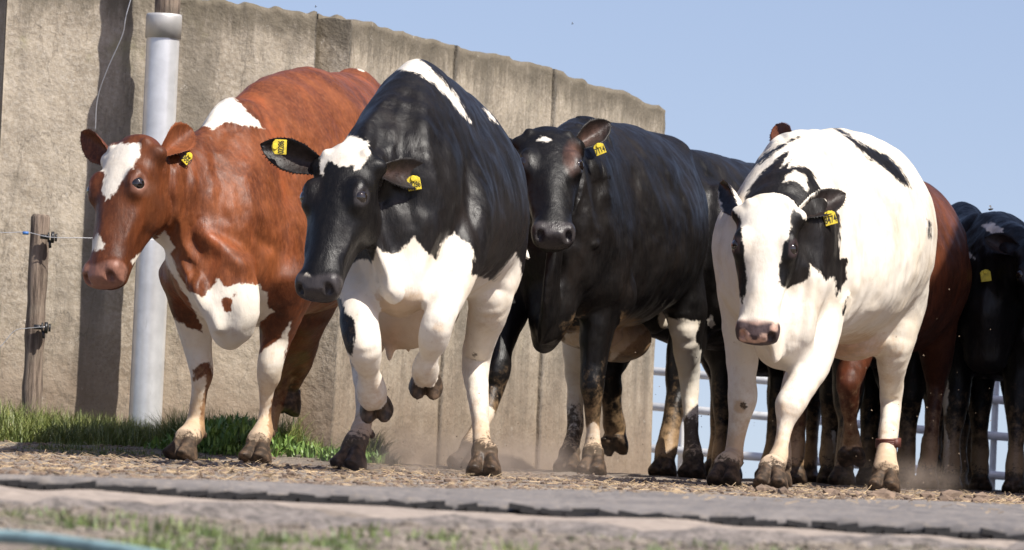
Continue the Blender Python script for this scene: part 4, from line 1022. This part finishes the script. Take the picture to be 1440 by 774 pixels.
def red_cow():
    c = Cow('cow', 'red brown cow with white blaze and white chest at the left of the herd', M_red, gp(360, 21.7), nrm((-.55, -1, 0)), dx=.007)
    c.loft([(292, 375, 21.05, .15, .20, .22, 0), (312, 345, 21.2, .21, .34, .32, .15), (345, 315, 21.5, .27, .45, .40, .3), (385, 295, 21.8, .33, .51, .42, .28), (425, 288, 22.1, .36, .535, .42, .22), (465, 278, 22.5, .34, .50, .38, .2), (500, 262, 22.9, .26, .45, .32, .15), (512, 255, 23.1, .18, .40, .25, .1)], 'trunk', .05, caps=(.1, .12))
    c.loft([(405, 215, 21.6, .06, .1, .1), (398, 320, 21.35, .09, .14, .13), (400, 390, 21.3, .09, .12, .11)], 'trunk', .04, ref=c.fwd)
    c.loft([(300, 250, 21.35, .06, .1, .1), (280, 340, 21.2, .085, .13, .12), (270, 390, 21.25, .085, .12, .11)], 'trunk', .04, ref=c.fwd)
    c.loft([(315, 385, 21.0, .12, .1, .1), (322, 440, 20.98, .12, .08, .08), (318, 472, 21.05, .07, .05, .05)], 'trunk', .05, ref=c.fwd)
    c.loft([(330, 260, 21.4, .18, .33, .26, .25), (290, 270, 21.2, .15, .24, .24, .2), (240, 265, 21.0, .125, .17, .20, .1), (205, 250, 20.9, .10, .11, .14, 0)], 'neck', .07)
    c.loft([(268, 375, 20.98, .03, .05, .05), (285, 415, 20.92, .03, .06, .06), (310, 455, 20.94, .028, .06, .05)], 'neck', .035, ref=c.fwd)
    c.ball(498, 122, 22.8, .07, 'trunk', .07); c.ball(415, 395, 21.4, .08, 'trunk', .03, r3=.11)
    c.strokes = [(.014, 11, [(284, 330), (312, 350), (346, 382)]), (-.014, 9, [(300, 322), (335, 338), (362, 362)]), (-.014, 9, [(356, 325), (372, 343), (388, 352)]), (-.010, 10, [(318, 255), (312, 290), (325, 320)]), (.010, 11, [(345, 230), (350, 280), (372, 315)]),
                 (-.011, 8, [(262, 300), (268, 335), (285, 362)]), (.009, 7, [(250, 300), (256, 335), (272, 365)]), (-.009, 12, [(395, 180), (402, 240), (412, 300)]), (-.008, 9, [(380, 112), (430, 105), (480, 112)]), (-.008, 7, [(232, 255), (240, 290), (250, 325)])]
    h = c.head(at(184, 203, 20.86), at(137, 368, 20.64), (-.60, -.80, .15), 1.10)
    c.leg('FL', [(262, 380, 21.3, .09, .12), (266, 430, 21.35, .075, .09), (278, 482, 21.4, .055, .06), (284, 516, 21.4, .049, .053), (284, 533, 21.4, .045, .048), (281, 552, 21.42, .034, .038), (276, 586, 21.45, .034, .037), (271, 606, 21.42, .043, .045)], gp(258, 21.3), fwd=(-.6, -1, 0), k=.05)
    c.leg('FR', [(404, 380, 21.3, .10, .13), (402, 430, 21.35, .08, .10), (390, 475, 21.38, .060, .066), (381, 510, 21.36, .051, .055), (378, 530, 21.38, .044, .048), (375, 550, 21.42, .032, .036), (372, 585, 21.45, .032, .035), (370, 604, 21.42, .042, .044)], gp(361, 21.3), fwd=(-.35, -1, 0), k=.05)
    c.leg('HR', [(445, 340, 22.5, .13, .2), (438, 420, 22.4, .10, .15), (428, 470, 22.5, .062, .09), (420, 510, 22.7, .045, .06), (412, 535, 22.75, .034, .04), (406, 545, 22.78, .04, .042)], at(402, 578, 22.8), up=(0.1, -.2, 1), k=.05, sc=1.1)
    c.leg('HL', [(410, 380, 22.6, .12, .2), (398, 440, 22.5, .09, .13), (390, 490, 22.5, .06, .08), (384, 540, 22.7, .045, .06), (380, 590, 22.65, .034, .038), (377, 615, 22.6, .04, .042)], gp(373, 22.5), k=.05)
    c.add_ear(h.H(.085, .035, -.05), at(270, 181, 21.02), .125, (.25, -1, .1), .45)
    c.add_ear(h.H(-.08, .035, -.05), at(114, 186, 21.05), .115, (-.75, -.6, .0), .4)
    K = lambda p: crop(100, 60, .439, p); K2 = lambda p: crop(100, 360, .4135, p)
    c.ops = [(['head'], 1, K([(84, 365), (100, 335), (150, 322), (222, 322), (222, 360), (200, 395), (150, 470), (108, 515), (100, 480), (105, 420), (88, 400)])),
             (['head'], 1, K([(85, 610), (105, 640), (108, 660), (50, 672), (66, 640)])),
             (['head', 'neck', 'trunk'], 1, K([(192, 700), (250, 650), (300, 600), (330, 655), (318, 680), (342, 722), (328, 728), (300, 700), (250, 680), (200, 710)])),
             (['trunk', 'neck'], 1, K([(355, 285), (400, 240), (470, 185), (518, 172), (560, 215), (618, 277), (560, 267), (500, 252), (455, 282), (430, 267), (380, 270)])),
             (['trunk', 'neck', 'FR', 'FL'], 1, K2([(300, -20), (340, 20), (400, 120), (450, 145), (500, 80), (520, 105), (570, 95), (640, 100), (665, 130), (672, 180), (690, 190), (640, 225), (625, 400), (480, 400), (440, 230), (400, 150), (330, 40)])),
             (['trunk', 'neck'], -1, K2([(513, 150), (525, 140), (548, 148), (546, 188), (520, 195)])), (['trunk', 'neck'], -1, K2([(550, 130), (562, 124), (566, 140), (552, 142)])),
             (['trunk'], 1, crop(0, 0, 1, [(490, 80), (540, 80), (545, 100), (528, 103), (505, 98), (492, 92)])),
             (['FL', 'hFL'], 1, K2([(352, 215), (400, 245), (450, 262), (500, 280), (500, 360), (450, 360), (415, 390), (418, 425), (455, 405), (460, 440), (440, 540), (440, 700), (280, 700), (350, 500)])),
             (['FR', 'hFR'], 1, K2([(745, 225), (715, 270), (700, 290), (650, 325), (600, 370), (600, 700), (678, 700), (672, 540), (690, 460), (716, 425), (735, 300)]))]
    c.blobs = [('stain', 378, 525, (20, 18), .5, ['FR']), ('dirt', 405, 560, (30, 30), .9, ['HR', 'hHR']), ('stain', 320, 470, (40, 20), .4, ['trunk']), ('skin', 203, 265, (14, 11), .45, ['head'])]
    c.dirt_h = .22; c.dirt_k = .7
    c.finish()
    c.tagplate(263, 223, 20.9, .034, .052, -38, '0660', yaw=35)
    c.tagplate(240, 200, 21.0, .042, .045, -40, '', yaw=20)
red_cow()

def standing_cow():
    EAR_SKIN[0] = .22
    c = Cow('cow', 'black cow with small white star on its forehead standing behind the leaping cow', M_black, gp(850, 23.9), nrm((-.3, -1, 0)), dx=.0085)
    c.loft([(785, 385, 23.1, .17, .22, .25, 0), (792, 350, 23.2, .22, .38, .37, .15), (806, 325, 23.45, .26, .45, .42, .3), (838, 320, 23.75, .33, .44, .42, .2), (866, 318, 24.05, .36, .43, .42, .12), (890, 315, 24.4, .33, .41, .38, .05), (912, 310, 24.75, .245, .37, .32, 0)], 'trunk', .05, caps=(.1, .13))
    c.loft([(850, 230, 23.5, .06, .1, .1), (860, 330, 23.3, .085, .13, .12), (850, 400, 23.25, .085, .12, .11)], 'trunk', .04, ref=c.fwd)
    c.loft([(740, 330, 23.2, .07, .11, .1), (728, 400, 23.15, .075, .11, .11)], 'trunk', .04, ref=c.fwd)
    c.loft([(785, 390, 23.05, .12, .1, .1), (775, 445, 23.05, .09, .09, .09), (765, 482, 23.15, .05, .05, .05)], 'trunk', .05, ref=c.fwd)
    c.loft([(815, 260, 23.45, .17, .27, .25, .2), (800, 255, 23.2, .145, .20, .22, .15), (786, 235, 23.05, .115, .13, .17, 0), (778, 215, 23.0, .10, .09, .12, 0)], 'neck', .07)
    c.loft([(782, 340, 22.85, .03, .05, .05), (774, 420, 22.88, .03, .07, .07), (766, 475, 22.98, .028, .06, .06)], 'neck', .035, ref=c.fwd)
    c.ball(946, 222, 24.45, .085, 'trunk', .05); c.ball(868, 415, 23.35, .08, 'trunk', .03, r3=.11)
    c.strokes = [(.012, 8, [(840, 222), (850, 255), (852, 285)]), (-.013, 7, [(830, 232), (838, 270), (842, 312)]), (.012, 8, [(816, 240), (826, 285), (833, 325)]), (.014, 7, [(833, 340), (838, 348)]), (-.012, 10, [(884, 250), (880, 320), (884, 395)]),
                 (.010, 12, [(862, 225), (866, 280), (862, 340)]), (-.012, 9, [(958, 250), (960, 310), (968, 366)]), (-.010, 14, [(925, 225), (935, 255), (955, 275)]), (.010, 6, [(776, 358), (770, 400), (766, 438)]), (-.010, 6, [(790, 350), (786, 400), (780, 440)]), (-.010, 7, [(812, 360), (820, 400), (812, 440)])]
    h = c.head(at(771, 188, 22.98), at(780, 318, 22.60), (.08, -.85, .5), 1.13)
    c.leg('FR', [(846, 400, 23.35, .10, .12), (840, 460, 23.3, .075, .09), (834, 515, 23.28, .055, .06), (833, 545, 23.26, .050, .053), (833, 565, 23.28, .040, .045), (834, 590, 23.3, .034, .037), (834, 620, 23.3, .033, .036), (834, 636, 23.28, .040, .042)], gp(833, 23.15), k=.05)
    c.leg('FL', [(728, 400, 23.2, .09, .12), (712, 450, 23.1, .07, .085), (702, 490, 23.0, .055, .06), (698, 524, 22.95, .050, .053), (694, 548, 22.95, .038, .042), (678, 592, 22.85, .033, .036), (664, 622, 22.8, .038, .04)], gp(648, 22.65), up=(.4, 0, 1), k=.05)
    c.leg('HR', [(945, 370, 24.5, .12, .21), (962, 430, 24.45, .09, .15), (966, 475, 24.45, .062, .09), (968, 520, 24.6, .048, .065), (970, 560, 24.62, .038, .045), (973, 605, 24.55, .034, .036), (974, 635, 24.5, .040, .042)], gp(974, 24.4), k=.05)
    c.leg('HL', [(830, 400, 24.6, .11, .18), (812, 470, 24.5, .07, .09), (810, 520, 24.6, .05, .065), (810, 560, 24.65, .038, .045), (808, 605, 24.6, .034, .036), (803, 632, 24.5, .04, .042)], gp(799, 24.4), k=.05)
    c.ball(868, 478, 24.4, .15, 'udder', .05, r3=.10); c.ball(830, 470, 23.9, .14, 'udder', .04, r3=.07)
    c.add_ear(h.H(.085, .03, -.045), at(858, 172, 23.1), .115, (-.1, -1, -.1), .40)
    c.add_ear(h.H(-.085, .03, -.045), at(700, 205, 23.1), .115, (0, -1, -.2), .40)
    K6 = lambda p: crop(640, 400, .3747, p)
    c.ops = [(['head'], 1, crop(700, 160, .2582, [(212, 150), (232, 128), (250, 122), (292, 140), (268, 152), (240, 154)])),
             (LEGS, 1, K6([(478, 545), (520, 515), (548, 545), (556, 600), (552, 670), (470, 680)])),
             (['HR', 'hHR'], 1, K6([(800, 125), (920, 140), (900, 200), (1000, 400), (1000, 720), (820, 720)])),
             (['HL', 'hHL'], 1, K6([(380, 180), (530, 180), (530, 720), (380, 720)])),
             (['FL', 'hFL'], 1, K6([(150, 470), (115, 450), (60, 540), (-40, 720), (120, 720)])),
             (['udder'], 1, K6([(410, 185), (505, 175), (506, 245), (410, 225)])),
             (['udder'], 1, K6([(575, 300), (600, 180), (650, 150), (715, 118), (722, 170), (640, 240)]))]
    c.blobs = [('skin', 805, 222, (12, 22), .55, ['head']), ('dirt', 972, 610, (40, 45), .85, ['HR', 'hHR']), ('stain', 850, 470, (70, 40), 1.0, ['udder', 'trunk']), ('skin', 880, 470, (40, 30), .5, ['udder']), ('dirt', 805, 600, (40, 60), .7, ['HL', 'hHL'])]
    c.finish()
    c.tagplate(843, 210, 22.98, .05, .052, 25, '7114', yaw=10)
standing_cow()
EAR_SKIN[0] = .12

# cows farther back are posed in their own frame: f forward, s sideways (viewer's side), z up
def back_cow(label, mat, base, heading, legs, head=None, neck=None, sc=1.0, ops=(), blobs=(), ears=((1, .5), (-1, .5)), dx=.011, thick=1.27):
    fw = np.array([math.sin(heading), -math.cos(heading), 0.]); c = Cow('cow', label, mat, base, fw, dx=dx); sd = c.side
    b = np.array(base, float)
    def W(f, s, z): return b+(fw*f+sd*s)*sc+np.array([0, 0, z*sc])
    c.W = W
    rows = [(.78, .86, .14, .18, .2, 0), (.66, .93, .20, .32, .33, .15), (.42, .97, .26, .43, .40, .3), (.08, .98, .34, .44, .41, .18), (-.3, .98, .36, .43, .40, .1), (-.62, 1.0, .31, .40, .33, .05), (-.86, 1.02, .20, .32, .28, 0)]
    c.wl([(W(f, 0, z), w*sc, hu*sc, hd*sc, t) for f, z, w, hu, hd, t in rows], 'trunk', .05, caps=(.1, .12))
    for q in (-1, 1):
        c.wl([(W(.45, q*.20, 1.2), .06, .12, .1), (W(.56, q*.24, .95), .085, .13, .12), (W(.5, q*.21, .72), .085, .11, .1)], 'trunk', .04, ref=fw)
    c.wl([(W(.78, 0, .85), .11, .1, .1), (W(.80, 0, .66), .10, .07, .07)], 'trunk', .05, ref=fw)
    n1 = neck or [(.55, 0, 1.15), (.85, 0, 1.18), (1.1, 0, 1.25)]
    c.wl([(W(*n1[0]), .16, .27, .25, .2), (W(*n1[1]), .13, .19, .20, .1), (W(*n1[2]), .10, .10, .12, 0)], 'neck', .06)
    if head:
        pl, mz, dr = head; h = c.head(W(*pl), W(*mz), fw*dr[0]+sd*dr[1]+np.array([0, 0, dr[2]]), 1.02*sc)
        for q, up, *ot in ears:
            r_ = h.H(q*.085, .035, -.045); c.add_ear(r_, r_+h.s*q*(ot[0] if ot else .17)-h.a*up*.2-h.d*.03, .11, h.d+h.s*.3*q, .4)
    for g, (s0, f0, pose) in legs.items():
        q = 1 if g[1] == 'R' else -1
        if g[0] == 'F': J = [(.5, s0, .80, .09, .11), (.50+f0*.25, s0, .62, .068, .08), (.52+f0*.5, s0, .44, .053, .056), (.52+f0*.6, s0, .36, .042, .046), (.53+f0*.8, s0, .25, .032, .035), (.54+f0*.95, s0, .13, .038, .04)]; hf = (.56+f0*1.0, s0, 0)
        else: J = [(-.62, s0*.9, .95, .12, .2), (-.55+f0*.2, s0, .72, .085, .13), (-.62+f0*.5, s0, .54, .053, .075), (-.66+f0*.7, s0, .46, .043, .06), (-.62+f0*.85, s0, .28, .033, .037), (-.60+f0*.95, s0, .13, .038, .04)]; hf = (-.56+f0*1.0, s0, 0)
        up = np.array([0, 0, 1.])
        if pose == 'lift':
            if g[0] == 'F': J = J[:2]+[(.72, s0, .47, .056, .058), (.72, s0, .40, .044, .046), (.66, s0, .29, .033, .036), (.62, s0, .22, .04, .042)]; hf = (.58, s0, .10); up = np.array([0, .3, 1.])
            else: J = J[:2]+[(-.55, s0, .58, .055, .07), (-.66, s0, .50, .045, .055), (-.58, s0, .34, .034, .037), (-.56, s0, .24, .04, .042)]; hf = (-.52, s0, .12)
        hw = W(*hf)
        if hf[2] == 0: hw[2] = gz(hw[1])
        K = [(W(f, s, z), w*sc*thick, h_*sc*thick, h_*sc*thick, 0) for f, s, z, w, h_ in J]+[(hw+nrm(up)*.078*sc, .046*sc, .044*sc, .042*sc, 0)]
        c.pr.append(Loft(K, fw, g, .05, 3, (.05, .012))); c.hoof(hw, up, fw, g, sc)
    c.ops = list(ops); c.blobs = list(blobs); c.dirt_k = .5
    c.finish(dx); return c
st = {'FR': (.16, 0, ''), 'FL': (-.16, 0, ''), 'HR': (.17, 0, ''), 'HL': (-.17, 0, '')}
# D : black cow between the standing black cow and the white cow
K6 = lambda p: crop(640, 400, .3747, p)
back_cow('black cow with smooth dark back, half hidden between the black and the white cow', M_black, gp(985, 25.6), -.35,
         {'FR': (.10, .25, ''), 'FL': (-.20, .2, 'lift'), 'HR': (.17, .1, ''), 'HL': (-.17, -.15, '')}, head=((1.15, -.05, 1.12), (1.38, -.1, .72), (1, -.2, .5)), neck=[(.55, 0, 1.12), (.85, 0, 1.08), (1.08, -.03, 1.06)], sc=1.03,
         ops=[(['trunk', 'HR', 'HL', 'udder'], 1, K6([(905, 200), (925, 150), (965, 110), (975, 150), (945, 200), (910, 235)])), (['FL', 'FR', 'trunk'], 1, K6([(752, 80), (780, 60), (805, 40), (805, 165), (770, 165)]))])
# F : brown cow behind the white one
c = back_cow('dark red brown cow mostly hidden behind the white cow', M_redd, gp(1212, 23.7), -.28,
         {'FR': (.08, .1, 'lift'), 'FL': (-.2, -.1, ''), 'HR': (.19, .1, ''), 'HL': (-.17, .2, '')}, head=((1.02, -.05, 1.44), (1.32, -.07, 1.08), (1, -.2, .6)), neck=[(.55, 0, 1.13), (.8, .06, 1.2), (.98, .10, 1.28)], sc=.95, ears=((1, -.3), (-1, 1.15, .15)), thick=1.08)
# G : black cow at the right edge
KG = lambda p: crop(980, 420, .3746, p)
back_cow('black and white cow in the shade at the right edge with grey ears raised', M_black, gp(1392, 25.0), -.15,
         {'FR': (.16, .1, ''), 'FL': (-.16, .05, ''), 'HR': (.17, 0, ''), 'HL': (-.2, .1, '')}, head=((1.0, .27, 1.22), (1.22, .28, .84), (1, .1, .5)), neck=[(.55, 0, 1.1), (.8, .12, 1.14), (.95, .24, 1.16)], sc=.86,
         ops=[(['trunk', 'neck'], 1, crop(980, 160, .3875, [(1030, 405), (1070, 395), (1110, 420), (1112, 455), (1080, 445)])), (['trunk', 'neck'], 1, crop(980, 160, .3875, [(935, 460), (965, 480), (1010, 525), (985, 525), (945, 490)])),
              (['FL', 'hFL'], 1, KG([(780, 200), (900, 300), (950, 560), (930, 740), (800, 740)])), (['trunk', 'FL'], 1, KG([(860, 270), (910, 255), (945, 330), (935, 450), (890, 420), (870, 330)])),
              (['trunk', 'FR', 'FL', 'neck'], 1, KG([(1060, 300), (1085, 300), (1095, 330), (1050, 460), (1040, 440)]))])
c.tagplate(1386, 388, 24.2, .052, .056, 10, '', yaw=10)
c = back_cow('black cow far back with a thin white stripe on one leg', M_black, gp(1180, 26.0), .1,
         {'FR': (.13, .1, 'lift'), 'FL': (-.13, -.1, ''), 'HR': (.22, .2, ''), 'HL': (-.22, -.1, '')}, sc=.93, dx=.014,
         ops=[(['FR', 'FL', 'hFR', 'HR'], 1, KG([(505, 500), (520, 500), (535, 620), (525, 720), (500, 720), (515, 620)]))])
back_cow('black cow at the back whose dark legs show left of the white foreleg', M_black, gp(1070, 26.6), -.15,
         {'FR': (.16, .0, ''), 'FL': (-.16, .1, ''), 'HR': (.2, -.1, ''), 'HL': (-.2, .2, '')}, sc=.85, dx=.014)
back_cow('black cow at the back whose dark legs show just left of the strapped leg', M_black, gp(1238, 25.2), -.1,
         {'FR': (.13, .0, ''), 'FL': (-.15, .15, ''), 'HR': (.24, -.1, ''), 'HL': (-.08, .2, '')}, sc=.93, dx=.014)
back_cow('black and white legged cow in deep shade just right of the strapped leg', M_black, gp(1318, 25.6), .05,
         {'FR': (.12, .15, ''), 'FL': (-.12, .1, 'lift'), 'HR': (.24, -.1, ''), 'HL': (-.24, .2, '')}, sc=.88, dx=.014,
         ops=[(['FR', 'FL', 'HR', 'HL'], 1, KG([(840, 420), (900, 440), (890, 520), (920, 640), (910, 700), (870, 690), (850, 560)]))])
back_cow('black cow cut off by the right edge of the view', M_black, gp(1500, 25.6), .1,
         {'FR': (.17, .05, ''), 'FL': (-.17, .1, ''), 'HR': (.2, -.1, ''), 'HL': (-.2, .2, '')}, sc=.86, dx=.014, head=((1.0, -.02, 1.10), (1.2, 0, .7), (1, .1, .5)), neck=[(.55, 0, 1.05), (.8, 0, 1.08), (.95, -.02, 1.08)])
